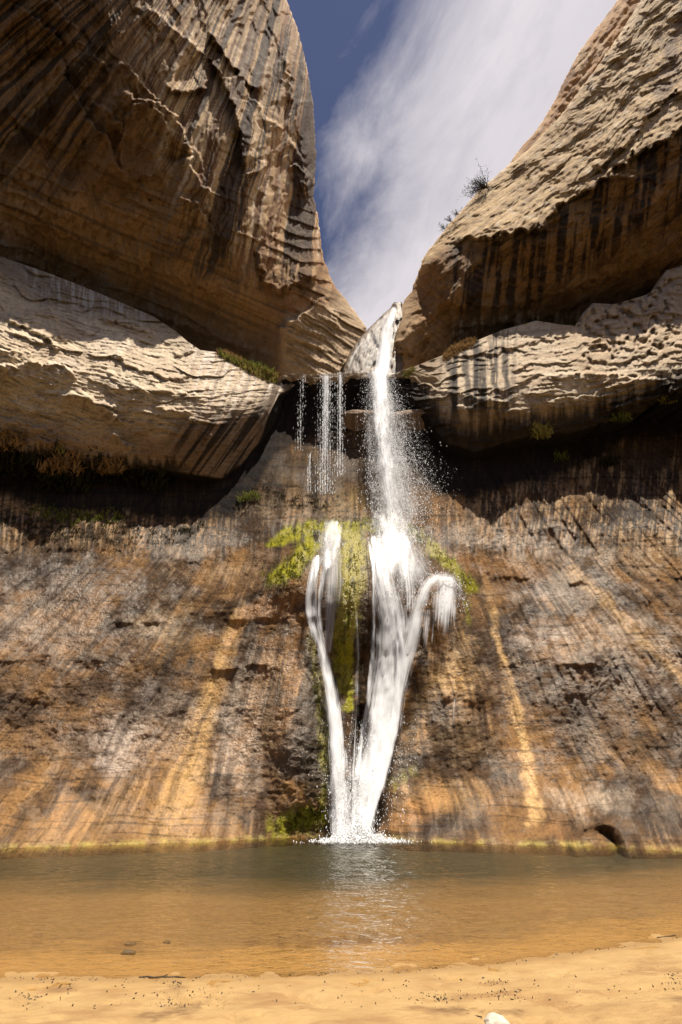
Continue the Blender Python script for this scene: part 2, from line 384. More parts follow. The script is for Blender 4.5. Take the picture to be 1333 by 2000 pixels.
def build_lower():
    base_px = np.arange(-500, 1840, STEP * 1.0)
    pys = np.concatenate([np.arange(1790, 1690, -12), np.arange(1690, 739, -STEP)])
    PX, PY = np.meshgrid(base_px, pys)
    # columns run along world verticals
    f = (np.minimum(PY, 1660) + 600) / (1660 + 600)
    PX = 690 + (PX - 690) * f
    t = low_depth(PX, PY)
    wl = waterline(PX)
    # below the water line go straight down
    tw = low_depth(PX, np.minimum(PY, wl))
    P = world(PX, PY, t)
    Pw = world(PX, np.minimum(PY, wl), tw)
    dz = np.where(PY > wl, -(PY - wl) * 0.045, 0)
    P = np.where((PY > wl)[..., None], Pw + np.stack([0 * dz, 0.25 * dz, dz], -1), P)
    # ---------------- stains and painted shade
    px, py = PX, PY
    gf = 1 + np.maximum(py - 1090, 0) / 430
    ang = (px - 700) / gf + 9 * fbm(px / 160, py / 200, 2, 21)
    n0 = fbm(px / 150, py / 110, 5, 31); n1 = fbm(px / 30, py / 26, 5, 32, 0.62)
    st = fbm(ang / 9, py / 230, 4, 33, 0.62); st2 = fbm(ang / 34, py / 330, 3, 34); fine = fbm(px / 5, py / 5, 2, 35); st3 = fbm(ang / 3.2, py / 70, 3, 36)
    k1 = sstep(-.25, .35, fbm(px / 130, py / 100, 3, 37)); k2 = sstep(-.3, .3, fbm(px / 90, py / 140, 3, 39))
    col = np.ones(px.shape + (3,)) * np.array((.20, .115, .058))
    col = paint(col, sstep(-0.1, 0.3, n0 + .3 * st2), (.115, .075, .05), 0.85)
    col = paint(col, sstep(.05, .35, fbm(px / 120, py / 100, 4, 38) + .25 * st2), (.31, .17, .07), .55)
    col = paint(col, sstep(0.0, 0.35, st2 + .25 * st), (.31, .17, .07), 0.75)
    col = paint(col, sstep(0.12, 0.4, st + .3 * n0), (.42, .255, .12), 0.7 * k1)
    col = paint(col, sstep(0.1, 0.45, -st2 + 0.2 * st3 - .05), (.085, .052, .033), 0.75)
    col = paint(col, sstep(0.2, 0.5, -st + .3 * n1), (.10, .06, .035), 0.65 * k2)
    col = paint(col, sstep(.0, .45, n1), (.095, .06, .04), .4)
    col = paint(col, sstep(.0, .35, fbm(px / 190, py / 110, 3, 28, .5)), (.07, .044, .030), .75)
    col = paint(col, sstep(.1, .5, fbm(px / 45, py / 38, 4, 29, .6)), (.30, .22, .155), .4)
    col = paint(col, sstep(0.3, 0.55, st3 + .3 * st + .2 * n1), (.44, .32, .2), 0.3 * k2)
    SB = lambda *a, **k: blob(px, py, *a, **k); SS = lambda pts, **k: stroke(px, py, pts, **k)
    brk = sstep(-0.35, 0.3, .5 * n1 + .8 * st); stm = sstep(-0.25, 0.25, st)
    # grey silvery slabs
    for k, (cx_, cy_, rx, ry, rot, c, op) in enumerate([
        (130, 1130, 260, 75, 5, (.17, .145, .13), .8), (60, 1240, 200, 60, 0, (.24, .2, .17), .7), (120, 1420, 210, 130, 0, (.2, .14, .1), .6),
        (330, 1230, 90, 60, 0, (.46, .35, .22), .6), (360, 1390, 120, 120, 30, (.33, .27, .22), .6), (215, 1470, 90, 60, 0, (.32, .25, .2), .6),
        (240, 1450, 60, 80, 35, (.42, .37, .34), .7), (470, 1450, 70, 120, 0, (.38, .32, .27), .7), (470, 1350, 60, 60, 0, (.35, .29, .23), .6),
        (450, 1590, 60, 60, 0, (.20, .15, .11), .6), (330, 1600, 80, 40, 0, (.30, .24, .19), .5),
        (1060, 1160, 120, 24, 0, (.38, .33, .29), .7), (1060, 1240, 110, 45, 0, (.33, .28, .25), .8), (1240, 1250, 160, 60, 10, (.33, .25, .17), .6),
        (1200, 1400, 190, 90, 10, (.17, .115, .075), .85), (1150, 1560, 110, 40, 0, (.44, .37, .29), .7), (1270, 1340, 120, 30, 0, (.27, .23, .2), .7),
        (1250, 1080, 140, 60, 0, (.45, .36, .26), .6), (960, 1040, 140, 40, 0, (.40, .31, .22), .5), (1040, 1100, 170, 40, 0, (.46, .28, .13), .6),
        (880, 1290, 70, 110, 0, (.58, .38, .17), .75), (900, 1440, 70, 70, 0, (.30, .21, .12), .7), (870, 1560, 90, 50, 0, (.48, .31, .14), .6),
        (100, 1020, 220, 40, 5, (.15, .11, .08), .6), (430, 1120, 110, 30, 0, (.45, .3, .17), .7), (560, 990, 120, 40, 0, (.36, .27, .17), .7), (640, 930, 150, 80, 0, (.26, .165, .075), .9), (700, 990, 120, 40, 0, (.36, .25, .10), .7)]):
        col = paint(col, SB(cx_, cy_, rx * 1.1, ry * 1.1, rot, 0.45, k, .1) * (0.35 + 0.65 * brk), c, op * .95)
    # dark patches
    for k, (cx_, cy_, rx, ry, rot, op) in enumerate([
        (340, 1290, 40, 120, 25, .75), (150, 1040, 220, 26, 6, .85), (20, 1060, 60, 50, 0, .7), (420, 1215, 60, 20, 0, .5), (430, 1315, 60, 16, 12, .5),
        (600, 1500, 40, 60, 0, .75), (560, 1440, 35, 50, 0, .45), (1050, 1205, 90, 14, 0, .7), (1100, 1360, 120, 60, 10, .7), (1130, 1310, 170, 12, 0, .7),
        (860, 1400, 28, 30, 0, .5), (1250, 1600, 90, 55, 0, .65), (870, 1600, 40, 22, -20, .55), (810, 1490, 34, 34, 0, .8), (930, 1515, 90, 10, 0, .6),
        (1160, 1000, 40, 60, 0, .5), (1190, 1030, 20, 80, 0, .4), (1240, 1000, 26, 60, 0, .6), (1050, 1010, 30, 70, 0, .45), (1270, 940, 90, 16, -8, .8),
        (540, 1230, 60, 20, 0, .5), (45, 1180, 120, 14, 4, .4), (640, 1440, 18, 200, -3, .5), (790, 1430, 16, 80, 12, .5), (1270, 1440, 110, 30, 5, .5), (705, 1440, 18, 110, 0, .85),
        (650, 900, 26, 110, 0, .4), (735, 930, 30, 120, 0, .6), (590, 900, 14, 90, 0, .4)]):
        col = paint(col, SB(cx_, cy_, rx * 1.15, ry * 1.15, rot, 0.5, 60 + k, .1) * (0.35 + 0.65 * brk), (.05, .036, .028), op)
    # rust and buff runs
    for k, (pts, c, op) in enumerate([
        ([(470, 1190, 18), (440, 1280, 22), (405, 1380, 30), (370, 1480, 42), (330, 1640, 60)], (.50, .31, .13), .75),
        ([(520, 1160, 10), (470, 1215, 12), (440, 1270, 12)], (.46, .26, .11), .7),
        ([(560, 1180, 30), (480, 1200, 16)], (.42, .22, .08), .7),
        ([(150, 1560, 16), (80, 1640, 30), (20, 1670, 30)], (.46, .27, .12), .6),
        ([(250, 1560, 40), (150, 1640, 60)], (.42, .25, .11), .5),
        ([(962, 1190, 10), (975, 1260, 11), (1000, 1350, 12), (1025, 1450, 14), (1045, 1600, 18)], (.55, .36, .17), .85),
        ([(940, 1090, 8), (960, 1190, 10)], (.45, .27, .12), .6),
        ([(1120, 1120, 22), (1190, 1180, 16), (1250, 1250, 12), (1340, 1330, 12)], (.52, .34, .16), .75),
        ([(830, 1060, 12), (900, 1100, 22), (980, 1110, 26), (1060, 1120, 20)], (.33, .17, .07), .7),
        ([(850, 1250, 18), (835, 1350, 20), (800, 1450, 22)], (.40, .24, .10), .6),
        ([(740, 1640, 20), (790, 1600, 30), (860, 1560, 30)], (.42, .22, .09), .7),
        ([(1085, 1620, 26), (1110, 1650, 30)], (.34, .18, .08), .6),
        ([(540, 1330, 14), (520, 1450, 16)], (.35, .28, .2), .4),
        ([(600, 1250, 12), (618, 1360, 22), (612, 1470, 34), (610, 1540, 26)], (.045, .038, .02), .8), ([(835, 1300, 10), (812, 1400, 16), (790, 1490, 26)], (.06, .04, .02), .7),
        ([(700, 1200, 14), (704, 1400, 14), (696, 1560, 10)], (.05, .04, .02), .8),
        ([(0, 985, 14), (90, 1000, 14)], (.55, .33, .13), .7)]):
        col = paint(col, SS(pts, seed=k, warp=9) * (0.5 + 0.5 * stm), c, op)
    # top band: small dark runs over orange
    top = sstep(1110, 1030, py) * sstep(820, 900, np.abs(px - 690) + 620)
    vst = fbm(px / 6 + py / 60, py / 60, 4, 41, 0.65)
    col = paint(col, top * sstep(-.1, .4, vst + n1 * .6), (.10, .07, .05), 0.75)
    col = paint(col, top * sstep(.0, .4, -vst + n1 * .6), (.50, .34, .19), 0.6)
    # speckle of lichen
    col = paint(col, sstep(0.28, 0.5, fbm(px / 7, py / 6, 3, 43, .7) + 0.35 * n0) * sstep(1180, 1040, py), (.03, .025, .018), .8)
    # recess behind: shade of the benches and lip painted into the wall
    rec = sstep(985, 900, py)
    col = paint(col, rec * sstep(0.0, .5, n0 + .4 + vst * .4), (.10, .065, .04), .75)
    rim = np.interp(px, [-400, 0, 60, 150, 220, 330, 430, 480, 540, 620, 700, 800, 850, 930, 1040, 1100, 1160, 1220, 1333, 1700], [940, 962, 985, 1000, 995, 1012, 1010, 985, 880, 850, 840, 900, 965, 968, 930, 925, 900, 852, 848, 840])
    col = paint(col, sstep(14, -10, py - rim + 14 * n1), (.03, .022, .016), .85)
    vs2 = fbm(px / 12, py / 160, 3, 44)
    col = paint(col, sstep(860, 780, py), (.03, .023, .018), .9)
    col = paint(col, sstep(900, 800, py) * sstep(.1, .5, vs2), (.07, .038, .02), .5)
    # thin bedding lines
    bl = fbm(px / 300, py / 7 + 1.5 * fbm(px / 150, py / 150, 2, 45), 3, 46)
    col = col * (1 - 0.35 * sstep(.25, .5, bl))[..., None]
    col = paint(col, sstep(0, 14, py - waterline(px)), (.022, .022, .009), 1)
    # tide line at the water
    col = paint(col, sstep(14, 3, waterline(px) - py) * (py < waterline(px) + 2) * sstep(-.3, .3, n1), (.40, .33, .10), .6)
    # moss
    ms = fbm(ang / 9, py / 60, 4, 47, .6)
    mk = np.zeros(px.shape)
    for pts, op in [([(530, 1060, 10), (575, 1040, 24), (630, 1028, 20), (700, 1026, 16), (760, 1026, 12)], 1.1), ([(535, 1130, 22), (575, 1110, 30), (610, 1060, 24)], 1.1),
                ([(690, 1050, 40), (684, 1150, 36), (668, 1240, 30), (672, 1320, 22), (682, 1380, 12)], 1.1), ([(800, 1030, 14), (850, 1075, 18), (900, 1120, 18), (922, 1150, 16)], .85),
                ([(610, 1240, 14), (628, 1340, 16), (636, 1450, 14), (636, 1560, 16)], .6), ([(545, 1615, 30), (600, 1600, 34), (635, 1590, 24)], .8), ([(770, 1530, 18), (800, 1510, 20)], .45),
                ([(912, 1180, 12), (915, 1215, 8)], .5)]:
        mk = np.maximum(mk, SS(pts, seed=77, warp=8) * op)
    mask = np.clip(mk * sstep(-.8, -.2, ms + .5 * n1 + (mk - .6)), 0, 1)
    col = paint(col, mask, MOSSD, .9)
    hi = mask * sstep(-.25, .3, ms * .7 + n1 * .6 + .3 * sstep(.6, 1.0, mk))
    col = paint(col, hi, MOSS, 1.0)
    col = col * (1 + 0.16 * fine)[..., None]
    lum = col.mean(-1, keepdims=True); col = lum + (col - lum) * 1.06; lum = np.clip(col.mean(-1, keepdims=True), .01, 1); col = np.clip(col * (lum / .15) ** .45, .006, .75) * .77
    # wetness
    wet = sstep(-.1, .5, n0 + .4 * n1 + .3 * st) * .8
    for a in [(600, 1350, 90, 300, 0), (700, 1150, 180, 130, 0), (640, 1010, 200, 60, 0), (1150, 1300, 260, 190, 0), (130, 1200, 260, 140, 0), (250, 1450, 120, 110, 0), (470, 1480, 70, 150, 0), (1050, 1050, 200, 80, 0), (1170, 1560, 170, 60, 0), (360, 1610, 120, 40, 0)]:
        wet = np.maximum(wet, SB(*a, warp=.5, hard=.1) * sstep(-.5, .3, n1 + .5 * st + .2) * 1.1)
    wet = np.clip(wet * sstep(-5, 30, py - rim) * (.3 + .7 * sstep(980, 1090, py)), 0, 1)
    wet = np.where(py > waterline(px) - 3, 0, wet)
    nr, nc = px.shape
    o = mesh_obj('cliff_lower_wall', P, grid_faces(nr, nc), M_low, cols={'stain_shade': np.clip(col, 0.01, .8).reshape(-1, 3), 'wet': wet.ravel()})
    set_props(o, kind='structure')
build_lower(); _cache.clear()

# ================================================================== generic strip sheet
def strip(name, lo, hi, s0, s1, axis, depth, colour, mat, wrap_hi=None, wrap_lo=None, step=STEP, wetf=None, under=None):
    _cache.clear()
    """rows run between curve lo and curve hi. axis='y': s is px, lo/hi give py (bottom, top). axis='x': s is py, lo/hi give px."""
    S = np.arange(s0, s1 + step, step)
    L = lo(S); H = hi(S); n = int(np.max(np.abs(H - L)) / step) + 2
    tt = np.linspace(0, 1, n)[:, None]
    A = L[None] * (1 - tt) + H[None] * tt
    B = np.broadcast_to(S[None], A.shape)
    px, py = (B, A) if axis == 'y' else (A, B)
    t = depth(px, py); c = colour(px, py); wet = wetf(px, py) if wetf else np.zeros(px.shape)
    P = world(px, py, t)
    rows = [P]; cs = [c]; ws = [wet]
    def wrapped(edgeP, ec, ew, spec):
        # spec: list of world offsets, followed by noise, going behind the visible edge
        r = []; k = 0
        for off in spec:
            k += 1
            j = 0.25 * fbm(S / 40, np.full(S.shape, k * 3.1), 3, 70)[:, None]
            r.append(edgeP + np.array(off) + j)
        return np.stack(r), np.broadcast_to(ec, (len(spec),) + ec.shape), np.broadcast_to(ew, (len(spec),) + ew.shape)
    if wrap_lo:
        a, b, d = wrapped(P[0], c[0] if under is None else c[0] * 0 + np.array(under), wet[0], wrap_lo); rows.insert(0, a[::-1]); cs.insert(0, b); ws.insert(0, d)
    if wrap_hi:
        a, b, d = wrapped(P[-1], c[-1], wet[-1], wrap_hi); rows.append(a); cs.append(b); ws.append(d)
    P = np.concatenate(rows); c = np.concatenate(cs); ws = np.concatenate(ws)
    nr, nc = P.shape[:2]
    o = mesh_obj(name, P, grid_faces(nr, nc, flip=(axis == 'x')), mat, cols={'stain_shade': np.clip(c, .008, .8).reshape(-1, 3), 'wet': np.clip(ws, 0, 1).ravel()})
    return set_props(o, kind='structure')

VX, VY = 666.5, -423.0
def vang(px, py): return (px - VX) / (py - VY + 60) * 900

# ================================================================== LEFT BENCH
lb_top = curve([(-420, 380), (-200, 440), (0, 500), (100, 535), (200, 575), (300, 618), (345, 648), (368, 668), (392, 684), (440, 690), (480, 712), (520, 738), (545, 745), (575, 738)])
lb_bot = curve([(-420, 850), (-200, 850), (0, 862), (60, 892), (110, 882), (160, 906), (240, 912), (320, 915), (380, 925), (430, 932), (470, 905), (500, 868), (525, 812), (545, 770), (575, 752)])
TPS_lb = TPS([
 (-400, 860, 29), (-400, 700, 29), (-400, 500, 36), (-200, 860, 32), (-200, 700, 32), (-200, 480, 40),
 (0, 862, 34.0), (0, 780, 34.5), (0, 700, 34.5), (0, 640, 37.6), (0, 560, 42.6), (0, 500, 45.5),
 (150, 905, 34.8), (150, 820, 35.0), (150, 750, 35.2), (150, 690, 37.6), (150, 620, 42.5), (150, 555, 46),
 (300, 915, 36.0), (300, 850, 35.7), (300, 790, 35.8), (300, 720, 39.0), (300, 660, 43), (300, 618, 45.5),
 (420, 930, 36.6), (420, 860, 36.4), (410, 810, 36.6), (420, 760, 39.0), (420, 700, 43.2),
 (500, 868, 39.0), (500, 800, 39.0), (500, 770, 40.3), (510, 735, 43.2), (545, 770, 41.8), (545, 745, 43.4), (575, 752, 43.2), (575, 738, 44)])
def lb_depth(px, py):
    t = TPS_lb(px, py)
    # cross beds dip to the right
    wx = px + 25 * fbm(px / 120, py / 120, 3, 101); 
    bed = (py - 0.30 * px) + 14 * fbm(px / 160, py / 160, 3, 102) + 0.00045 * (px - 100) ** 2
    upper = sstep(900, 780, py)
    amp = sstep(480, 400, px)
    def ter(x): f = x - np.floor(x); return (f ** 2.6)
    lay = ter(bed / 46 + .35 * fbm(px / 90, py / 60, 2, 103)) 
    lay2 = ter(bed / 19 + .5 * fbm(px / 60, py / 40, 2, 104))
    patch = sstep(-.25, .3, fbm(px / 110, py / 60, 3, 105)); patch2 = sstep(-.1, .35, fbm(px / 70, py / 40, 3, 106))
    t = t - upper * (0.42 * lay * patch + 0.2 * lay2 * patch2 + .10 * ter(bed / 7.5 + .4 * fbm(px / 40, py / 30, 2, 120))) * (0.35 + .65 * amp)
    t = t + 0.26 * fbm(px / 110, py / 70, 3, 107) * (.4 + .6 * amp) + 0.15 * fbm(px / 16, py / 9, 4, 108, .6)
    t = t + .10 * fbm((px + 1.2 * py) / 50, bed / 4, 3, 113)
    for k, (poly, h, L, sd_) in enumerate([
        ([(-60, 710), (30, 716), (60, 708), (130, 712), (150, 745)], 0.9, 22, 1),
        ([(-80, 672), (0, 684), (40, 690)], 0.8, 20, 1),
        ([(150, 760), (190, 790), (230, 812), (215, 826)], 0.7, 14, 1),
        ([(215, 845), (262, 880)], 0.8, 10, 1),
        ([(70, 858), (110, 866)], 0.6, 10, 1), ([(110, 770), (170, 775), (235, 800)], .6, 12, 1), ([(0, 820), (60, 832), (120, 850)], .35, 12, 1), ([(280, 740), (340, 765), (400, 775)], .4, 14, 1),
        ([(205, 722), (280, 760), (300, 775)], 0.6, 20, 1),
        ([(300, 795), (350, 800), (375, 808)], 0.5, 10, 1),
        ([(215, 690), (260, 715), (330, 738), (378, 742)], -0.6, 18, -1),
        ([(10, 620), (60, 640), (95, 660), (120, 690)], -0.8, 20, -1),
        ([(90, 580), (110, 625), (120, 665)], -0.8, 30, 1),
        ([(335, 690), (352, 694), (372, 684), (380, 672)], -.5, 26, -1),
        ([(190, 620), (240, 632), (300, 650)], -.5, 20, -1)]):
        t = slab(t, px, py, poly, h if h > 0 else -h, L, 5, 8, 20 + k, side=sd_)
    # fluted rounded end
    e = sstep(340, 420, px)
    t = t + e * (0.22 * fbm((px + .55 * (py - 700)) / 13, py / 200, 2, 109))
    return t
def lb_col(px, py):
    bed = (py - 0.30 * px) + 14 * fbm(px / 160, py / 160, 3, 102)
    n0 = fbm(px / 120, py / 70, 4, 111); n1 = fbm(px / 22, py / 12, 4, 112, .6)
    col = np.ones(px.shape + (3,)) * np.array(PALE)
    col = paint(col, sstep(-.2, .5, fbm(px / 200, bed / 16, 4, 114)), (.46, .34, .23), .7)
    col = paint(col, sstep(.05, .5, n0), (.66, .55, .42), .6)
    col = paint(col, sstep(.1, .45, n1 + .2 * n0), (.30, .22, .16), .5)
    col = paint(col, sstep(.12, .35, fbm(px / 260, bed / 3.2, 3, 119)) * sstep(-.3, .2, n0), (.24, .17, .11), .5)
    e = sstep(330, 400, px)
    vs = fbm((px + .35 * (py - 740)) / 12, py / 260, 4, 115, .6)
    col = paint(col, e * sstep(.05, .4, vs), (.30, .24, .20), .75)
    col = paint(col, e * sstep(-.1, -.4, vs), (.66, .58, .5), .6)
    # lower half browner; streaked underside at the right end
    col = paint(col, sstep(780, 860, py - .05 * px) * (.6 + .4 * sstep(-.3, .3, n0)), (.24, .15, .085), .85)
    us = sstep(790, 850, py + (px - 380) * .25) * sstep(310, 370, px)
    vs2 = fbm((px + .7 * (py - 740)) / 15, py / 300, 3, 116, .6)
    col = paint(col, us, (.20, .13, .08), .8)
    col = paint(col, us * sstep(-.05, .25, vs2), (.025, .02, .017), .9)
    fr_ = fbm(px / 9, py / 40, 4, 121, .65); col = paint(col, sstep(26, 4, lb_bot(px) - py + 22 * fr_) * sstep(400, 330, px), (.025, .018, .012), .92)  # bench foot painted near-black to match the shade beneath
    # buttress shadow painted grey over the top, with white mineral runs
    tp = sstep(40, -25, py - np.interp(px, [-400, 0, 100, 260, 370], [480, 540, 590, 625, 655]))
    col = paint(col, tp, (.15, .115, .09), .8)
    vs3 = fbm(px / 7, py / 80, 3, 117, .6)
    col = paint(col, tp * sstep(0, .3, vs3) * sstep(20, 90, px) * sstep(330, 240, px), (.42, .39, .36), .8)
    col = paint(col, sstep(505, 530, px) * sstep(.0, .4, vs + .3), (.12, .08, .055), .8)
    return col * (1 + .1 * fbm(px / 5, py / 5, 2, 118))[..., None]
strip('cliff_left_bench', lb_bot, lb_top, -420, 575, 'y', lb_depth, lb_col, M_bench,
      wrap_hi=[(0, 1.0, .3), (0, 3, .4), (0, 7, .6)], wrap_lo=[(0, .3, 0), (0, .9, .1), (0, 1.8, .5), (0, 3.2, 1.2), (0, 5.0, 2.0)], under=(.022, .017, .012))  # wrapped underside rows painted near-black as recess shade

# ================================================================== CENTRE LIP
cl_top = curve([(530, 742), (548, 735), (570, 730), (640, 732), (670, 728), (715, 727), (735, 735), (760, 735), (790, 722), (812, 722), (850, 735), (880, 760)])
cl_bot = curve([(530, 754), (548, 742), (570, 737), (600, 738), (640, 739), (655, 736), (670, 738), (690, 733), (715, 736), (740, 744), (760, 746), (790, 732), (812, 738), (850, 800), (880, 840)])
def cl_depth(px, py):
    t = np.interp(px, [530, 575, 640, 700, 760, 800, 850, 880], [43.2, 42.6, 42.4, 42.4, 43.2, 42.4, 41.8, 41.4])
    return t + .1 * (745 - py) * .2 + .25 * fbm(px / 40, py / 20, 3, 131) + .1 * fbm(px / 9, py / 7, 3, 132)
def cl_col(px, py):
    col = np.ones(px.shape + (3,)) * np.array((.34, .25, .16))
    col = paint(col, sstep(0, .4, fbm(px / 12, py / 8, 3, 133)), (.16, .11, .07), .8)
    col = paint(col, sstep(770, 830, px), (.33, .23, .13), .7)
    return col
strip('cliff_lip', cl_bot, cl_top, 530, 880, 'y', cl_depth, cl_col, M_but,
      wrap_hi=[(0, .5, .25), (0, 2, .5), (0, 6, .7)], wrap_lo=[(0, .3, -.1), (0, 1.2, 0), (0, 4, 0.2)], wetf=lambda a, b: a * 0 + .1)
# small second shelf half way down the plunge, catching light
sh_top = curve([(668, 805), (690, 800), (720, 801), (770, 805), (800, 800), (850, 796), (890, 812)])
sh_bot = curve([(668, 806), (690, 808), (720, 808), (770, 811), (800, 808), (850, 804), (890, 820)])
strip('cliff_small_shelf', sh_bot, sh_top, 668, 890, 'y', lambda a, b: np.interp(a, [668, 720, 800, 890], [41.2, 40.6, 40.4, 39.6]) + (813 - b) * .05 + .2 * fbm(a / 15, b / 9, 3, 141),
      lambda a, b: np.ones(a.shape + (3,)) * np.array((.22, .15, .10)) * (1 + .4 * fbm(a / 9, b / 5, 3, 142))[..., None], M_but,
      wrap_hi=[(0, .4, .15), (0, 3.5, .6)], wrap_lo=[(0, .4, -.1), (0, 3.5, -.8)], wetf=lambda a, b: a * 0 + .1)

# ================================================================== RIGHT BENCH
rb_top = curve([(768, 742), (790, 722), (812, 715), (870, 692), (890, 680), (925, 668), (980, 645), (1048, 626), (1095, 634), (1125, 636), (1140, 610), (1158, 592), (1200, 594), (1222, 588), (1262, 576), (1285, 560), (1302, 528), (1333, 518), (1420, 500), (1750, 470)])
rb_bot = curve([(768, 752), (800, 770), (830, 800), (870, 862), (930, 880), (1000, 858), (1045, 846), (1120, 842), (1200, 818), (1260, 800), (1290, 775), (1333, 762), (1750, 740)])
TPS_rb = TPS([
 (768, 748, 43.2), (812, 718, 44.0), (812, 760, 42.2), (870, 695, 45.0), (870, 750, 41.2), (870, 820, 39.5), (870, 862, 39.2),
 (950, 660, 46.2), (950, 720, 41.6), (950, 770, 38.6), (950, 820, 38.1), (950, 875, 38.3),
 (1080, 630, 47), (1080, 700, 41.5), (1080, 760, 38.2), (1080, 800, 37.5), (1080, 845, 37.8),
 (1200, 590, 47.5), (1200, 660, 42.6), (1200, 740, 37.9), (1200, 780, 37.1), (1200, 818, 37.5),
 (1333, 520, 47), (1333, 600, 42.5), (1333, 680, 38), (1333, 740, 36.2), (1333, 762, 36.5), (1500, 500, 43), (1500, 750, 32), (1750, 470, 39), (1750, 740, 28)])
def rb_depth(px, py):
    t = TPS_rb(px, py)
    curvep = py + 0.10 * (px - 1000) - 0.0002 * (px - 1050) ** 2
    bed = curvep + 10 * fbm(px / 150, py / 120, 3, 151)
    def ter(x): f = x - np.floor(x); return f ** 2.4
    p1 = sstep(-.3, .25, fbm(px / 120, py / 50, 3, 152)); p2 = sstep(-.2, .3, fbm(px / 50, py / 25, 3, 153))
    t = t - .34 * ter(bed / 30 + .5 * fbm(px / 60, py / 60, 2, 154)) * p1 - .24 * ter(bed / 11 + .6 * fbm(px / 40, py / 30, 2, 155)) * p2
    # wedge of ripples dipping left at the right edge
    wd = sstep(1130, 1200, px) * sstep(735, 750, py - (px - 1200) * .0) 
    b2 = py + .30 * (px - 1200)
    t = t - wd * .5 * ter(b2 / 14 + .3 * fbm(px / 30, py / 20, 2, 156))
    # hollows (tafoni) top right
    cav = sstep(1120, 1150, px) * sstep(735, 690, py - .1 * (1200 - px)) * sstep(1340, 1300, px)
    cell = pn2(px / 20 + .4 * fbm(px / 30, py / 30, 2, 9), py / 15, 157) + .45 * pn2(px / 8, py / 8, 158)
    t = t + cav * .62 * sstep(.0, .5, cell)
    t = t + .28 * fbm(px / 100, py / 70, 3, 159) + .14 * fbm(px / 14, py / 8, 4, 160, .6)
    for k, (poly, h, L, sd_) in enumerate([
        ([(1040, 735), (1150, 728), (1250, 738), (1312, 742)], .9, 22, 1), ([(800, 735), (860, 762), (940, 775), (1010, 790)], .6, 20, 1),
        ([(880, 700), (960, 690), (1040, 668), (1130, 650)], .4, 20, -1), ([(1312, 730), (1314, 790)], 1.2, 60, -1),
        ([(1190, 798), (1250, 780), (1310, 768)], .5, 8, 1), ([(1060, 782), (1140, 775), (1180, 766)], .5, 9, 1), ([(870, 790), (960, 800), (1040, 800)], .4, 9, 1),
        ([(1130, 640), (1150, 600), (1210, 600), (1270, 580)], .7, 16, 1)]):
        t = slab(t, px, py, poly, h, L, 4, 7, 50 + k, side=sd_)
    return t
def rb_col(px, py):
    n0 = fbm(px / 110, py / 60, 4, 161); n1 = fbm(px / 20, py / 11, 4, 162, .6)
    col = np.ones(px.shape + (3,)) * np.array((.54, .43, .30))
    col = paint(col, sstep(-.1, .5, fbm(px / 160, py / 14, 4, 163)), (.44, .32, .21), .7)
    col = paint(col, sstep(.1, .5, n1), (.32, .24, .17), .5)
    col = paint(col, sstep(.1, .5, n0) * sstep(1000, 1100, px), (.40, .27, .16), .5)
    col = paint(col, sstep(1060, 1120, px) * sstep(700, 650, py), (.44, .31, .19), .5)
    col = paint(col, sstep(.12, .35, fbm(px / 220, (py + .1 * px) / 2.8, 3, 169)), (.25, .17, .11), .5)
    vs = fbm((px + .05 * (py - 700)) / 13, py / 230, 4, 164, .6)
    lf = sstep(1040, 960, px) * sstep(840, 880, px)
    col = paint(col, lf * sstep(.0, .3, vs), (.05, .042, .038), .9)
    for cx_, w_ in ((882, 9), (912, 9), (938, 13), (990, 7), (965, 5)):
        m = sstep(w_, w_ * .4, np.abs(px - cx_ - (py - 740) * .10 + 6 * fbm(px / 40, py / 30, 2, 165)))
        col = paint(col, m * sstep(640, 690, py), (.045, .038, .033), .8)
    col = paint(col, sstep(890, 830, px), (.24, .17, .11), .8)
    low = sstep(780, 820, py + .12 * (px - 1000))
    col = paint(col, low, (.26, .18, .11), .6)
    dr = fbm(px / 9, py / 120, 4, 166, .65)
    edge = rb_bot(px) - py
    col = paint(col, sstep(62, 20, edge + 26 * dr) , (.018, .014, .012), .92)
    return col * (1 + .1 * fbm(px / 5, py / 5, 2, 168))[..., None]
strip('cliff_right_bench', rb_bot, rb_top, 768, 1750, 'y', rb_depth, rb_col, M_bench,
      wrap_hi=[(0, 1.0, .3), (0, 3, .4), (0, 7, .6)], wrap_lo=[(0, .3, 0), (0, 1.0, .1), (0, 2.2, .5), (0, 4, 1.2), (0, 6.0, 2.0)], under=(.018, .014, .011))  # underside colour near-black, standing in for shade

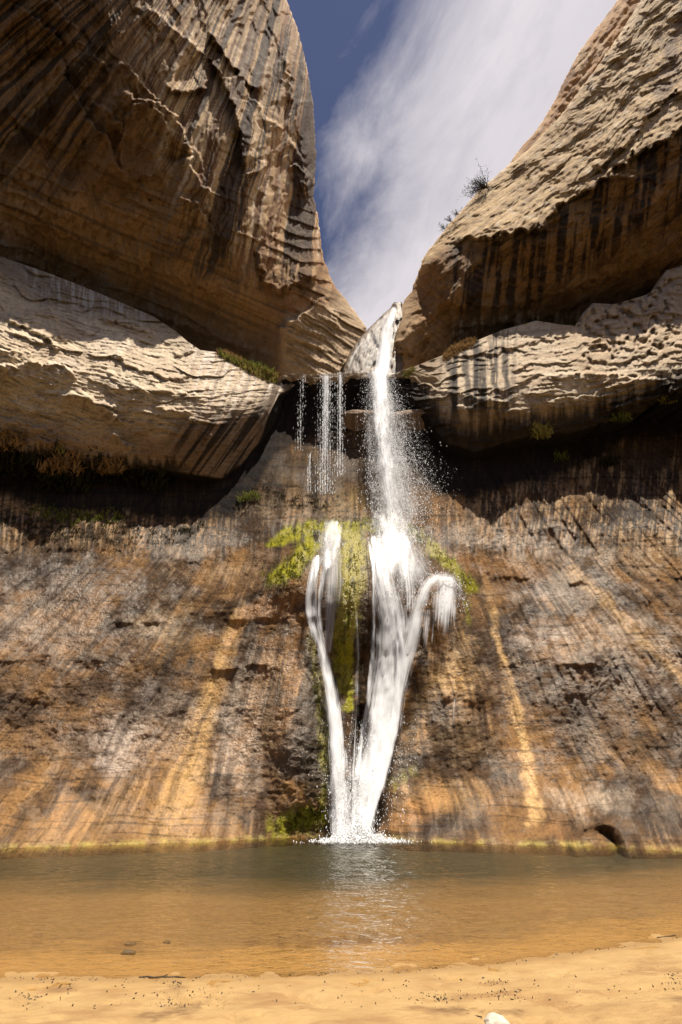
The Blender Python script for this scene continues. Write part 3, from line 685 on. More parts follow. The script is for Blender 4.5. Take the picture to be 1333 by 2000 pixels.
# ================================================================== LEFT BUTTRESS
sil_l = curve([(-260, 505), (-120, 535), (0, 560), (60, 583), (130, 600), (200, 612), (300, 618), (385, 613), (420, 621), (500, 631), (540, 645), (560, 655), (590, 680), (620, 702), (640, 717), (660, 712), (700, 682), (735, 655)])
TPS_but = TPS([
 (-450, 735, 44), (-450, 500, 42), (-450, 200, 40), (-450, -250, 42),
 (-100, 735, 52), (-100, 500, 46.5), (-100, 250, 46.0), (-100, 0, 44.8), (-100, -250, 42.5),
 (100, 735, 56), (100, 560, 52.5), (100, 430, 48.5), (100, 250, 47.2), (100, 100, 46.6), (100, 0, 46.4), (100, -250, 45),
 (250, 735, 58), (250, 620, 54), (250, 500, 50.2), (250, 350, 48.8), (250, 200, 48.2), (250, 60, 48.4), (250, -250, 49),
 (400, 735, 57), (400, 650, 54), (400, 540, 50.8), (400, 420, 48.6), (400, 250, 50.6), (400, 80, 56), (400, -250, 64),
 (500, 735, 54.5), (500, 650, 53.0), (500, 560, 50.8), (500, 440, 52.0), (500, 250, 57), (500, 80, 62), (500, -250, 70),
 (570, 735, 50.5), (570, 680, 51.0), (570, 600, 51.8), (580, 500, 54), (580, 400, 57.2), (580, 200, 63.5), (560, 40, 68.5),
 (640, 735, 48.5), (640, 680, 51.5), (640, 620, 53.0), (640, 540, 55.5), (700, 640, 56), (640, 300, 64), (650, 0, 74)])
def bt_depth(px, py):
    t = TPS_but(px, py)
    d = sil_l(py) - px
    t = t + 3.0 * (1 - np.sqrt(np.clip(1 - (1 - np.clip(d / 36, 0, 1)) ** 2, 0, 1))) * sstep(700, 640, py)
    va = vang(px, py)
    wxx = 18 * fbm(px / 90, py / 90, 3, 171)
    # vertical joints and flutes
    t = t + .36 * fbm((va + wxx) / 60, py / 500, 3, 172) + .10 * fbm(va / 14, py / 220, 3, 173)
    t = t + .38 * fbm(px / 170, py / 150, 3, 174) + .09 * fbm(px / 20, py / 18, 4, 175, .6)
    t = t + 1.05 * plates(px - .25 * py, py + .8 * px, 90, 190, 240, 4.0) * sstep(640, 520, py) + .35 * plates(px, py + .6 * px, 60, 120, 241, 3.0) * sstep(700, 560, py)
    # bedding of the underside, dips right
    bed = py - .42 * px + 20 * fbm(px / 200, py / 200, 3, 176)
    un = sstep(300, 420, py - .12 * px + 40)
    f = bed / 26 + .3 * fbm(px / 90, py / 70, 2, 177); f = f - np.floor(f)
    t = t - un * .35 * f ** 2 * sstep(-.3, .3, fbm(px / 140, py / 70, 2, 178))
    for k, (poly, h, L, sd_) in enumerate([
        ([(30, 5), (60, 25), (80, 50), (105, 62), (118, 95)], 1.3, 30, 1),
        ([(85, -20), (115, 25), (135, 45), (150, 62), (165, 100), (200, 125), (215, 140)], 1.5, 30, 1),
        ([(120, 100), (128, 160), (150, 195), (172, 235), (212, 270), (222, 310), (246, 347)], 1.6, 26, 1),
        ([(178, 195), (205, 210), (235, 240), (238, 262)], 1.2, 20, 1),
        ([(240, 110), (262, 145), (290, 175), (310, 195)], 1.4, 26, 1),
        ([(243, 165), (258, 192), (285, 195), (310, 203), (345, 230), (362, 270), (372, 300)], 2.0, 34, 1),
        ([(372, 300), (376, 330), (390, 355), (418, 378), (445, 392)], 1.4, 30, 1),
        ([(350, 380), (385, 400), (410, 440), (416, 475)], 1.4, 24, 1),
        ([(405, 55), (430, 95), (462, 135), (480, 160), (515, 180)], 1.3, 26, -1),
        ([(280, 0), (320, 40), (360, 70), (385, 92), (400, 110)], 1.6, 40, 1),
        ([(325, 175), (362, 180), (395, 172), (412, 168)], 1.5, 26, -1),
        ([(400, 110), (430, 140), (455, 200), (470, 260), (472, 330)], 1.8, 40, -1),
        ([(430, 150), (470, 150), (490, 190), (520, 225), (560, 262)], 1.2, 30, 1),
        ([(485, 345), (505, 335), (522, 322)], 1.0, 24, -1),
        ([(556, 110), (566, 160), (572, 200)], 1.3, 16, 1),
        ([(560, 330), (580, 322), (595, 350), (608, 388)], 1.0, 20, 1),
        ([(560, 262), (585, 300), (610, 370)], .8, 25, 1),
        ([(500, 480), (520, 550), (545, 568), (570, 555), (600, 545), (625, 535)], 1.0, 30, -1),
        ([(535, 640), (560, 640), (585, 620), (610, 600), (640, 580)], 1.4, 45, 1),
        ([(225, 300), (262, 205), (300, 200), (325, 240), (310, 340), (240, 350)], 0.8, 30, 1),
        ([(0, 210), (60, 260), (150, 300), (230, 350), (330, 400)], .5, 30, -1),
        ([(0, 410), (150, 470), (300, 530), (420, 570), (520, 610)], .5, 25, -1),
        ([(100, 540), (250, 600), (400, 650), (520, 700)], .8, 25, -1)]):
        t = slab(t, px, py, poly, h * 1.05, L * 1.3, 4, 9, 80 + k, side=sd_)
    # crag relief on the lit belt
    cr = sstep(60, 0, np.abs(px - 330 - .35 * py) - 60)
    t = t + cr * .12 * ridge(px / 40, py / 40, 4, 179)
    # beds of the bright patch next to the notch
    pb = sstep(590, 640, py) * sstep(540, 570, px)
    b3 = py - .62 * px + 8 * fbm(px / 60, py / 60, 2, 180)
    f = b3 / 9; f = f - np.floor(f); f2 = b3 / 23; f2 = f2 - np.floor(f2)
    t = t - pb * (.28 * f ** 2 + .45 * f2 ** 2)
    return t
def bt_col(px, py):
    va = vang(px, py) + 8 * fbm(px / 70, py / 70, 3, 181)
    n0 = fbm(px / 150, py / 130, 4, 182); n1 = fbm(px / 24, py / 20, 4, 183, .6)
    s1 = fbm(va / 13, py / 420, 4, 184, .62); s2 = fbm(va / 42, py / 600, 3, 185); s3 = fbm(va / 5.5, py / 260, 3, 186, .6)
    col = np.ones(px.shape + (3,)) * np.array((.22, .12, .052))
    col = paint(col, sstep(-.1, .5, n0), (.21, .115, .05), .8)
    # lit belt: sunlight painted in as paler tone; pale, brown and black runs
    belt = sstep(-130, 20, px - (300 + .28 * py)) * sstep(600, 500, py - (px - 560) * .2)
    col = paint(col, belt * sstep(-.15, .1, s1), (.57, .385, .20), .85)
    col = paint(col, belt * sstep(.1, .25, -s1 + .2 * n1), (.17, .085, .04), .85)
    col = paint(col, belt * sstep(.25, .45, s3 + .4 * s1), (.70, .58, .44), .75)
    col = paint(col, belt * sstep(.0, .35, -s2 - .05) * sstep(320, 200, py - .0 * px), (.10, .06, .04), .75)
    col = paint(col, sstep(500, 560, px + .02 * py) * sstep(.0, .4, n1 + .3), (.36, .19, .09), .5)
    col = paint(col, belt * sstep(.12, .24, s2 + s3 * .45), (.045, .028, .02), .88)
    # left: broad dark varnish runs
    lf = sstep(260, 150, px + .3 * py - 60)
    col = paint(col, lf * sstep(-.1, .1, s2 + .35 * s1), (.04, .027, .018), .9)
    col = paint(col, lf * sstep(.3, .5, -s1), (.36, .23, .11), .5)
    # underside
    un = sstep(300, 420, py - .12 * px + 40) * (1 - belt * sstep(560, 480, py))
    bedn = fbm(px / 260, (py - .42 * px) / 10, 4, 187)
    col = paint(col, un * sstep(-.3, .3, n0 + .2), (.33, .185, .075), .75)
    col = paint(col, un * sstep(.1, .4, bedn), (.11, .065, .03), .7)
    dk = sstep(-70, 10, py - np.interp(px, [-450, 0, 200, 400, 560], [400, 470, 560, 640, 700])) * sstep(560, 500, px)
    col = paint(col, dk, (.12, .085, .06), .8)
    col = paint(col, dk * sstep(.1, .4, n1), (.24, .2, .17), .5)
    rs = sstep(420, 480, py) * sstep(320, 380, px) * sstep(470, 440, px - (py - 500) * .3) * sstep(570, 520, py)
    col = paint(col, rs * sstep(-.1, .2, s1), (.05, .035, .025), .85)
    # pale patch
    pb = sstep(585, 630, py + .35 * (px - 600)) * sstep(540, 565, px)
    col = paint(col, pb, (.48, .35, .22), .85)
    b3 = fbm(px / 200, (py - .62 * px) / 5, 3, 188)
    col = paint(col, pb * sstep(.05, .4, b3), (.22, .14, .08), .6)
    return col * (1 + .12 * fbm(px / 5, py / 5, 2, 189))[..., None]
_hi = lambda py: sil_l(py) + 2.2 * fbm(py / 14, py * 0, 4, 190)
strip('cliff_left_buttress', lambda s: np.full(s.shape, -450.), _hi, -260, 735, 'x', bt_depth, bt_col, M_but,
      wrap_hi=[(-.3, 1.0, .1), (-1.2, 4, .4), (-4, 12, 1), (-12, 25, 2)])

# ================================================================== RIGHT BUTTRESS
sil_r = curve([(-260, 1420), (-120, 1350), (0, 1253), (60, 1215), (140, 1160), (220, 1100), (290, 1035), (330, 985), (370, 938), (420, 893), (470, 852), (505, 826), (540, 815), (570, 803), (600, 782), (640, 772), (700, 768), (745, 765)])
TPS_rbt = TPS([
 (1750, -250, 52), (1750, 100, 44), (1750, 400, 38), (1750, 745, 40),
 (1500, -250, 62), (1500, 0, 54), (1500, 200, 47), (1500, 400, 43), (1500, 600, 47), (1500, 745, 50),
 (1333, -100, 64), (1333, 60, 58), (1333, 200, 51.0), (1333, 300, 47.6), (1333, 400, 47.2), (1333, 520, 49.5), (1333, 650, 55), (1333, 745, 58),
 (1230, 60, 63), (1200, 200, 56), (1200, 320, 49.8), (1200, 400, 48.4), (1200, 500, 50), (1200, 600, 54), (1200, 700, 58),
 (1100, 270, 59), (1080, 350, 54), (1080, 430, 49.6), (1080, 500, 49.8), (1080, 580, 52.8), (1080, 700, 58),
 (1000, 340, 61), (970, 400, 57), (960, 455, 51.6), (960, 520, 51.0), (960, 600, 52.5), (960, 700, 56),
 (880, 460, 57), (860, 500, 53), (860, 560, 51.8), (860, 640, 51.5), (860, 745, 53),
 (810, 560, 57), (800, 620, 52.5), (790, 690, 49.5), (775, 745, 49.0)])
def rt_depth(px, py):
    t = TPS_rbt(px, py)
    d = px - sil_r(py)
    t = t + 2.5 * (1 - np.sqrt(np.clip(1 - (1 - np.clip(d / 26, 0, 1)) ** 2, 0, 1))) * sstep(700, 600, py)
    bed = py + .72 * px + 20 * fbm(px / 120, py / 120, 3, 201)
    t = t + .9 * fbm(px / 150, py / 120, 4, 202) + .18 * fbm((px - .72 * py) / 70, bed / 18, 4, 203, .6)
    t = t + .10 * fbm((px - .5 * py) / 22, bed / 8, 3, 204, .6) + .08 * fbm(px / 14, py / 12, 3, 205, .6)
    lit = sstep(30, -60, py - rt_edge(px))
    t = t + .9 * plates(px - .7 * py, bed, 120, 40, 242, 3.5) + lit * .28 * ridge((px - .4 * py) / 34, bed / 22, 3, 206)
    for k, (poly, h, L, sd_) in enumerate([
        ([(860, 472), (900, 466), (960, 462), (1010, 450), (1060, 440), (1090, 400), (1160, 360), (1240, 300), (1333, 250), (1450, 200)], 1.8, 50, -1),
        ([(1180, 330), (1240, 350), (1290, 352)], .9, 14, 1),
        ([(1150, 345), (1200, 300), (1290, 200), (1400, 120)], 1.2, 40, -1),
        ([(1040, 262), (1110, 200), (1170, 120), (1240, 40)], 1.6, 30, 1),
        ([(780, 670), (810, 640), (830, 620)], 1.2, 26, 1), ([(775, 690), (820, 690)], 1.0, 16, -1),
        ([(850, 560), (900, 600), (1000, 600), (1100, 570), (1250, 520)], .6, 40, -1), 
        ([(870, 640), (960, 632), (1060, 622), (1160, 580)], .9, 30, -1)]):
        t = slab(t, px, py, poly, h, L, 5, 12, 120 + k, side=sd_)
    va = vang(px, py)
    t = t + (1 - lit) * .35 * fbm(px / 26, py / 140, 3, 207)
    return t
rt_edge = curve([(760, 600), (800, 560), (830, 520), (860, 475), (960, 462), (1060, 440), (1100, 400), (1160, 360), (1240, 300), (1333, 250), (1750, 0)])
def rt_col(px, py):
    n0 = fbm(px / 140, py / 120, 4, 211); n1 = fbm(px / 22, py / 18, 4, 212, .62)
    bed = py + .72 * px
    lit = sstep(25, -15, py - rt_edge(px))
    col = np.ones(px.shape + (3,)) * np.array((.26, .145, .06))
    col = paint(col, lit, (.52, .35, .175), 1)  # sunlit slope painted paler than the shaded rock below
    col = paint(col, lit * sstep(0, .4, fbm((px - .7 * py) / 60, bed / 9, 4, 213, .6)), (.30, .20, .12), .7)
    col = paint(col, lit * sstep(.15, .5, n1), (.58, .47, .33), .6)
    col = paint(col, lit * sstep(.2, .5, n0 + .3 * n1) * sstep(1100, 1200, px), (.16, .10, .07), .8)
    lam = fbm((px - .72 * py) / 90, bed / 3.5, 4, 219, .6)
    col = paint(col, lit * sstep(.08, .35, lam), (.20, .12, .06), .65)
    col = paint(col, lit * sstep(.1, .4, -lam), (.62, .47, .28), .5)
    # varnish runs under the brow
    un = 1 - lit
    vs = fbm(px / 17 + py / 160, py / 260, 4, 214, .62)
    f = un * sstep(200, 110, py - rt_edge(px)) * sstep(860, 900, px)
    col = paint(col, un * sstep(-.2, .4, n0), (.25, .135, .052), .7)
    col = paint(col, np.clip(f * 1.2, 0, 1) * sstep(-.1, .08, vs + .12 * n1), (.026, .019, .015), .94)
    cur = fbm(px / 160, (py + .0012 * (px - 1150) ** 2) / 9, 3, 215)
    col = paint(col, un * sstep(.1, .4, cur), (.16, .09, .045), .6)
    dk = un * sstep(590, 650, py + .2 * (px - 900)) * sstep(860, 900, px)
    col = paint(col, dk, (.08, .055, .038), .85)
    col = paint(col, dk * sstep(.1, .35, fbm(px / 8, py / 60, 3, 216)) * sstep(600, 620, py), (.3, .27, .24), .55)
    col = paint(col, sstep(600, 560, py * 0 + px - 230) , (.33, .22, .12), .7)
    return col * (1 + .12 * fbm(px / 5, py / 5, 2, 217))[..., None]
_lo = lambda py: sil_r(py) + 3.5 * fbm(py / 16, py * 0 + 3, 4, 218)
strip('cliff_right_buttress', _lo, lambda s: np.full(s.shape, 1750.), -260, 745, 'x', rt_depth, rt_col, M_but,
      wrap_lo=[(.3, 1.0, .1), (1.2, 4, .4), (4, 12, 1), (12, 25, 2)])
# farther orange shoulder behind the right buttress
sil_o = curve([(-260, 1360), (-120, 1285), (0, 1207), (50, 1170), (100, 1132), (150, 1106), (200, 1082), (250, 1052), (300, 1008), (330, 990), (420, 905)])
def og_depth(px, py):
    d = px - sil_o(py)
    t = 74 - .06 * d + 3 * (1 - np.sqrt(np.clip(1 - (1 - np.clip(d / 22, 0, 1)) ** 2, 0, 1))) + (300 - py) * .03
    bed = py + 1.3 * px
    return t + 1.0 * fbm((px - .7 * py) / 90, bed / 22, 4, 221) + .5 * fbm(px / 20, py / 20, 3, 222)
def og_col(px, py):
    bed = py + 1.3 * px
    col = np.ones(px.shape + (3,)) * np.array((.46, .25, .10))
    col = paint(col, sstep(0, .4, fbm((px - .7 * py) / 80, bed / 14, 4, 223, .6)), (.20, .095, .045), .8)
    return paint(col, sstep(.1, .5, fbm(px / 40, py / 40, 3, 224)), (.52, .36, .2), .6)
strip('cliff_far_shoulder', lambda s: sil_o(s) + 2 * fbm(s / 16, s * 0 + 5, 4, 225), lambda s: sil_o(s) + 190, -260, 420, 'x', og_depth, og_col, M_but,
      wrap_lo=[(.4, 1.5, .1), (2, 6, .4), (8, 20, 1)])

# ================================================================== NOTCH CHUTE under the top cascade
ch_l = curve([(590, 770), (600, 764), (620, 742), (640, 722), (655, 708), (670, 695), (690, 682), (720, 670), (760, 660)])
def ch_depth(px, py):
    d = px - ch_l(py)
    t = 47.5 + (735 - py) * .045 + 2.2 * (1 - np.sqrt(np.clip(1 - (1 - np.clip(d / 40, 0, 1)) ** 2, 0, 1)))
    return t + .35 * fbm(px / 20, py / 26, 4, 231) + .15 * fbm(px / 6, py / 12, 2, 232)
def ch_smooth(px, py): return 47.6 + (735 - py) * .045 + 2.2 * (1 - np.sqrt(np.clip(1 - (1 - np.clip((px - ch_l(py)) / 40, 0, 1)) ** 2, 0, 1)))
strip('cliff_notch', lambda s: ch_l(s) + 1.5 * fbm(s / 8, s * 0, 3, 233), lambda s: np.full(s.shape, 786.), 590, 760, 'x', ch_depth,
      lambda a, b: paint(np.ones(a.shape + (3,)) * np.array((.13, .09, .06)), sstep(0, .4, fbm(a / 8, b / 16, 3, 234)), (.04, .03, .025)), M_low,
      wrap_lo=[(.4, 1.5, .1), (1, 5, .2), (3, 14, .4)], step=2.5, wetf=lambda a, b: a * 0 + .7)
# ================================================================== GROUND AND POOL
shore_px = curve([(-600, 1935), (0, 1911), (150, 1909), (300, 1910), (430, 1906), (560, 1903), (700, 1900), (820, 1892), (960, 1882), (1080, 1866), (1180, 1852), (1260, 1842), (1333, 1826), (1900, 1700)])
_sp = np.arange(-600, 1900, 20.); _st = t_base(_sp, shore_px(_sp)); _SW = world(_sp, shore_px(_sp), _st)
shoreY = lambda X: np.interp(X, _SW[:, 0], _SW[:, 1])
def ground_z(X, Y):
    s = Y - shoreY(np.clip(X, -6, 14)) + .10 * fbm(X / .8, Y / .8, 3, 301)
    z = np.where(s < 0, np.minimum(-s * .075, .28 + .02 * np.minimum(-s, 8)), -np.minimum(s * .032, .30))
    z = z + .012 * fbm(X / .35, Y / .3, 4, 302) * (s < 0.4) + .03 * fbm(X / 1.4, Y / 1.0, 3, 303)* sstep(0.2, 1.5, np.abs(s))
    # footprints and scuffs on the beach
    foot = ridge(X / .22, Y / .22, 2, 305) * sstep(.15, .5, fbm(X / .5, Y / .4, 3, 304))
    z = z - .05 * foot * (s < -.15)
    rip = np.sin((Y * 1.0 + .25 * fbm(X / .6, Y / .9, 3, 306)) * 2 * math.pi / .17) * .006
    return z + rip * sstep(.1, .5, s) * sstep(9, 5, s)
xs = np.concatenate([[-600, -300, -120, -60, -30], np.arange(-17, 17.01, .05), [30, 60, 120, 300, 600]])
ys = np.concatenate([[-600, -200, -60, -20, -8, -2, 0, 2, 3.2], np.arange(4.2, 9.4, .03), np.arange(9.4, 27, .07), [30, 36, 60, 120, 300, 600]])
GX, GY = np.meshgrid(xs, ys); GZ = ground_z(GX, GY)
GZ = np.where(np.abs(GX) > 60, -1.5, GZ); GZ = np.where(GY > 30, -1.7, GZ)
M_sand, nt = new_mat('sand')
tc = nt.nodes.new('ShaderNodeTexCoord'); ob = tc.outputs['Object']
sp = nt.nodes.new('ShaderNodeSeparateXYZ'); nt.links.new(ob, sp.inputs[0])
n1 = noise(nt, ob, 3.0, 6, 0.6); n2 = noise(nt, ob, 60, 3, 0.7); n3 = noise(nt, mapping(nt, ob, (1, 2.2, 1)), 9, 5, 0.7)
dry = mixc(nt, ramp(nt, n1, [(.35, 0), (.65, 1)]), (.46, .295, .12), (.39, .24, .092))
dry = mixc(nt, ramp(nt, n3, [(.56, 0), (.72, .6)]), dry, (.34, .19, .08))
pat = noise(nt, mapping(nt, ob, (.8, 1.6, 1), loc=(2, 0, 0)), 1.6, 5, .65)
dry = mixc(nt, ramp(nt, pat, [(.50, 0), (.64, .9)]), dry, (.30, .165, .06))
dry = mixc(nt, ramp(nt, n2, [(.30, .6), (.42, 0)]), dry, (.28, .16, .07))
damp = mixc(nt, n1, (.40, .245, .09), (.35, .205, .07))
wetc = mixc(nt, ramp(nt, n3, [(.3, 0), (.7, 1)]), (.29, .18, .075), (.195, .115, .046))
silt = mixc(nt, n1, (.018, .022, .008), (.04, .032, .012))
zf = sp.outputs[2]
c = mixc(nt, ramp(nt, mth(nt, 'MULTIPLY', mth(nt, 'ADD', zf, .0), 20), [(.0, 0), (1.0, 1)]), damp, dry)
c = mixc(nt, mth(nt, 'MULTIPLY', mth(nt, 'ADD', zf, .02), -30, True), c, wetc)
dp = nt.nodes.new('ShaderNodeAttribute'); dp.attribute_name = 'silted'
c = mixc(nt, dp.outputs['Fac'], c, silt)
# weed drifts on the shallow bed
wd = noise(nt, mapping(nt, ob, (.35, 1.3, 1)), 1.3, 6, .7)
c = mixc(nt, mth(nt, 'MULTIPLY', ramp(nt, wd, [(.60, 0), (.70, 1)]), mth(nt, 'MULTIPLY', mth(nt, 'ADD', zf, .06), -12, True)), c, (.12, .08, .035))
# ground behind the beach, out of view, darkened as leafy bottomland to cut bounce
c = mixc(nt, mth(nt, 'MULTIPLY', mth(nt, 'SUBTRACT', 3.4, sp.outputs[1]), .8, True), c, (.035, .035, .018))
dm = nt.nodes.new('ShaderNodeAttribute'); dm.attribute_name = 'damp'
c = mixc(nt, mth(nt, 'MULTIPLY', dm.outputs['Fac'], ramp(nt, mth(nt, 'ADD', mth(nt, 'MULTIPLY', n3, .6), mth(nt, 'MULTIPLY', n2, .4)), [(.36, .3), (.54, 1)])), c, (.15, .075, .028))
b = N(nt, 'ShaderNodeBsdfPrincipled'); nt.links.new(c, b.inputs['Base Color']); b.inputs['Roughness'].default_value = .85
nt.links.new(bump(nt, n2, .5, .012, bump(nt, n3, .6, .04)), b.inputs['Normal'])
out(nt, b.outputs[0])
_gx, _gy, _gt = to_px(np.stack([GX, np.maximum(GY, 4), GZ], -1))
damp = np.zeros(GX.shape)
for a_ in [(335, 1978, 75, 16, -12, .9), (350, 1930, 26, 26, 0, .5), (400, 1958, 50, 6, -12, .6), (900, 1974, 90, 10, 3, .9), (1000, 1978, 40, 10, 0, .9), (1325, 1950, 46, 10, 0, .8), (60, 1960, 34, 8, 0, .5), (110, 1934, 40, 8, 0, .5), (1200, 1962, 60, 6, 0, .4), (620, 1880, 160, 0.1, 0, 0), (700, 1838, 240, 16, -2, .9), (255, 1846, 60, 16, 0, .8), (1080, 1786, 60, 8, 0, .6), (980, 1738, 40, 5, 0, .5)]:
    if a_[3] > 1: damp = np.maximum(damp, blob(_gx, _gy, *a_[:5], warp=.7, hard=.05) * a_[5])
damp = np.maximum(damp, .35 * sstep(12, 2, np.abs(_gy - shore_px(_gx) - 2)))
damp = damp * (GY < 12) * (GY > 4)
_cache.clear()
_s = GY - shoreY(np.clip(GX, -6, 14)); silted = sstep(-3.0, 2.6, _s - 6.9 + .16 * GX + 1.3 * fbm(GX / 3.5, GY / 1.6, 4, 308)) * .92 + .08 * sstep(2, 5, _s)
g = mesh_obj('sand', np.stack([GX, GY, GZ], -1), grid_faces(*GX.shape, flip=True), M_sand, cols={'damp': damp.ravel(), 'silted': silted.ravel()}); set_props(g, kind='structure')

M_water, nt = new_mat('pool_water')
tc = nt.nodes.new('ShaderNodeTexCoord'); ob = tc.outputs['Object']
wv = noise(nt, mapping(nt, ob, (.75, 1.5, 1)), 5.5, 3, .6, .4); wv2 = noise(nt, mapping(nt, ob, (.8, 1.3, 1)), 19, 2, .6)
nm = bump(nt, wv2, .35, .03, bump(nt, wv, .7, .11))
gl = nt.nodes.new('ShaderNodeBsdfGlossy'); gl.inputs['Roughness'].default_value = .04; gl.inputs['Color'].default_value = (.9, .88, .82, 1); nt.links.new(nm, gl.inputs['Normal'])
tr = nt.nodes.new('ShaderNodeBsdfTransparent'); tr.inputs[0].default_value = (.93, .88, .76, 1)
fr = nt.nodes.new('ShaderNodeFresnel'); fr.inputs[0].default_value = 1.33; nt.links.new(nm, fr.inputs['Normal'])
mx = nt.nodes.new('ShaderNodeMixShader'); nt.links.new(fr.outputs[0], mx.inputs[0]); nt.links.new(tr.outputs[0], mx.inputs[1]); nt.links.new(gl.outputs[0], mx.inputs[2])
out(nt, mx.outputs[0])
wx = np.arange(-20, 20.01, .09); wy = np.concatenate([np.arange(5.5, 12, .045), np.arange(12, 27.5, .09)])
WX, WY = np.meshgrid(wx, wy)
rr = np.hypot(WX - .6, (WY - 24))
calm = .45 + 1.3 * np.exp(-rr / 6) + 1.1 * np.exp(-(np.abs(WX - .8) / 1.5) ** 2)
fade = sstep(0, 2.0, WY - shoreY(np.clip(WX, -6, 14))) * .85 + .15
WZ = (.026 * fbm(WX / .75, WY / .33, 4, 311, .62) + .006 * np.sin(rr * 7 + 2 * fbm(WX / 2, WY / 2, 2, 312))) * calm * fade
pool = mesh_obj('water', np.stack([WX, WY, WZ], -1), grid_faces(*WX.shape, flip=True), M_water); set_props(pool, kind='structure')

# unseen canyon walls added behind the camera to cut sky fill
def canyon(name, pts, h, seed):
    p = np.array(pts, float); d = np.concatenate([[0], np.cumsum(np.hypot(*(p[1:] - p[:-1]).T))]); s_ = np.linspace(0, d[-1], 160)
    x = np.interp(s_, d, p[:, 0]); y = np.interp(s_, d, p[:, 1]); tx = np.gradient(x); ty = np.gradient(y); l_ = np.hypot(tx, ty); nx, ny = ty / l_, -tx / l_
    zz_ = np.linspace(-3, h, 70)[:, None]; o_ = 4 * fbm(s_[None] / 14, zz_ / 22, 4, seed) + 1.2 * fbm(s_[None] / 30, zz_ / 3, 3, seed + 1) - zz_ * .12
    V = np.stack([x[None] + nx[None] * o_, y[None] + ny[None] * o_, np.broadcast_to(zz_ + 3 * fbm(s_[None] / 12, 0 * zz_, 3, seed + 2) * (zz_ / h), o_.shape)], -1)
    cc = paint(np.ones(o_.shape + (3,)) * np.array((.24, .13, .06)), sstep(0, .4, fbm(s_[None] / 3 + 0 * zz_, zz_ / 30, 4, seed + 3)), (.10, .06, .035))
    set_props(mesh_obj(name, V, grid_faces(*o_.shape), M_but, cols={'stain_shade': cc.reshape(-1, 3), 'wet': np.zeros(o_.size)}), kind='structure')
canyon('unseen_wall_left', [(-30, -9), (-33, -22), (-38, -60), (-44, -120)], 62, 801)
canyon('unseen_wall_right', [(60, -120), (48, -60), (38, -24), (33, -9)], 62, 811)
canyon('unseen_wall_far', [(-60, -118), (0, -130), (70, -118)], 70, 821)
# ================================================================== FALLING WATER
def water_mat(name, lo, hi, fx, fy, dist=.3):
    m, nt = new_mat(name)
    at = nt.nodes.new('ShaderNodeAttribute'); at.attribute_name = 'flow'
    de = nt.nodes.new('ShaderNodeAttribute'); de.attribute_name = 'dens'
    n1 = noise(nt, mapping(nt, at.outputs['Vector'], (fx, fy, 1)), 1, 7, .7, dist)
    n2 = noise(nt, mapping(nt, at.outputs['Vector'], (fx * 4, fy * 5, 1), loc=(3, 1, 0)), 1, 4, .7)
    v = mth(nt, 'ADD', mth(nt, 'MULTIPLY', n1, .65), mth(nt, 'MULTIPLY', n2, .35))
    v = mth(nt, 'ADD', v, mth(nt, 'MULTIPLY', mth(nt, 'SUBTRACT', de.outputs['Fac'], .8), .55))
    a = ramp(nt, v, [(lo, 0), (hi, .74), (min(hi + .24, 1), .97)])
    a = mth(nt, 'MULTIPLY', a, mth(nt, 'MULTIPLY', de.outputs['Fac'], 4, True))
    d = nt.nodes.new('ShaderNodeBsdfDiffuse'); d.inputs[0].default_value = (.93, .92, .92, 1)
    ge = nt.nodes.new('ShaderNodeNewGeometry'); va = nt.nodes.new('ShaderNodeVectorMath'); va.operation = 'ADD'; va.inputs[1].default_value = (0, -.25, .95)
    nt.links.new(bump(nt, v, .7, .4), va.inputs[0]); vn = nt.nodes.new('ShaderNodeVectorMath'); vn.operation = 'NORMALIZE'; nt.links.new(va.outputs[0], vn.inputs[0])
    nt.links.new(vn.outputs[0], d.inputs['Normal'])
    t = nt.nodes.new('ShaderNodeBsdfTranslucent'); t.inputs[0].default_value = (.93, .93, .95, 1)
    g = nt.nodes.new('ShaderNodeBsdfGlossy'); g.inputs['Roughness'].default_value = .35
    m1 = nt.nodes.new('ShaderNodeMixShader'); m1.inputs[0].default_value = .28; nt.links.new(d.outputs[0], m1.inputs[1]); nt.links.new(t.outputs[0], m1.inputs[2])
    m3 = nt.nodes.new('ShaderNodeMixShader'); m3.inputs[0].default_value = .15; nt.links.new(m1.outputs[0], m3.inputs[1]); nt.links.new(g.outputs[0], m3.inputs[2])
    tr = nt.nodes.new('ShaderNodeBsdfTransparent')
    m2 = nt.nodes.new('ShaderNodeMixShader'); nt.links.new(a, m2.inputs[0]); nt.links.new(tr.outputs[0], m2.inputs[1]); nt.links.new(m3.outputs[0], m2.inputs[2])
    out(nt, m2.outputs[0]); return m
M_fall = water_mat('falling_water', .33, .56, 13, .22, .15)
M_plunge = water_mat('plunging_water', .36, .64, 8, .8, .8)
M_veil = water_mat('water_veil', .22, .85, 3.5, .5, .8)
M_thread = water_mat('water_threads', .44, .60, 20, .10, .1)
M_drop, nt = new_mat('water_drops')
b = N(nt, 'ShaderNodeBsdfPrincipled'); b.inputs['Base Color'].default_value = (.95, .95, .96, 1); b.inputs['Roughness'].default_value = .3
b.inputs['Subsurface Weight'].default_value = 0.0; out(nt, b.outputs[0])

def empty(name, loc, label=None, cat=None, group=None, kind=None):
    o = bpy.data.objects.new(name, None); o.location = loc; o.empty_display_size = .5; C.objects.link(o)
    return set_props(o, label, cat, group, kind)
def attach(ch, root):
    ch.parent = root; ch.matrix_parent_inverse = __import__('mathutils').Matrix.Translation(-root.location); return ch

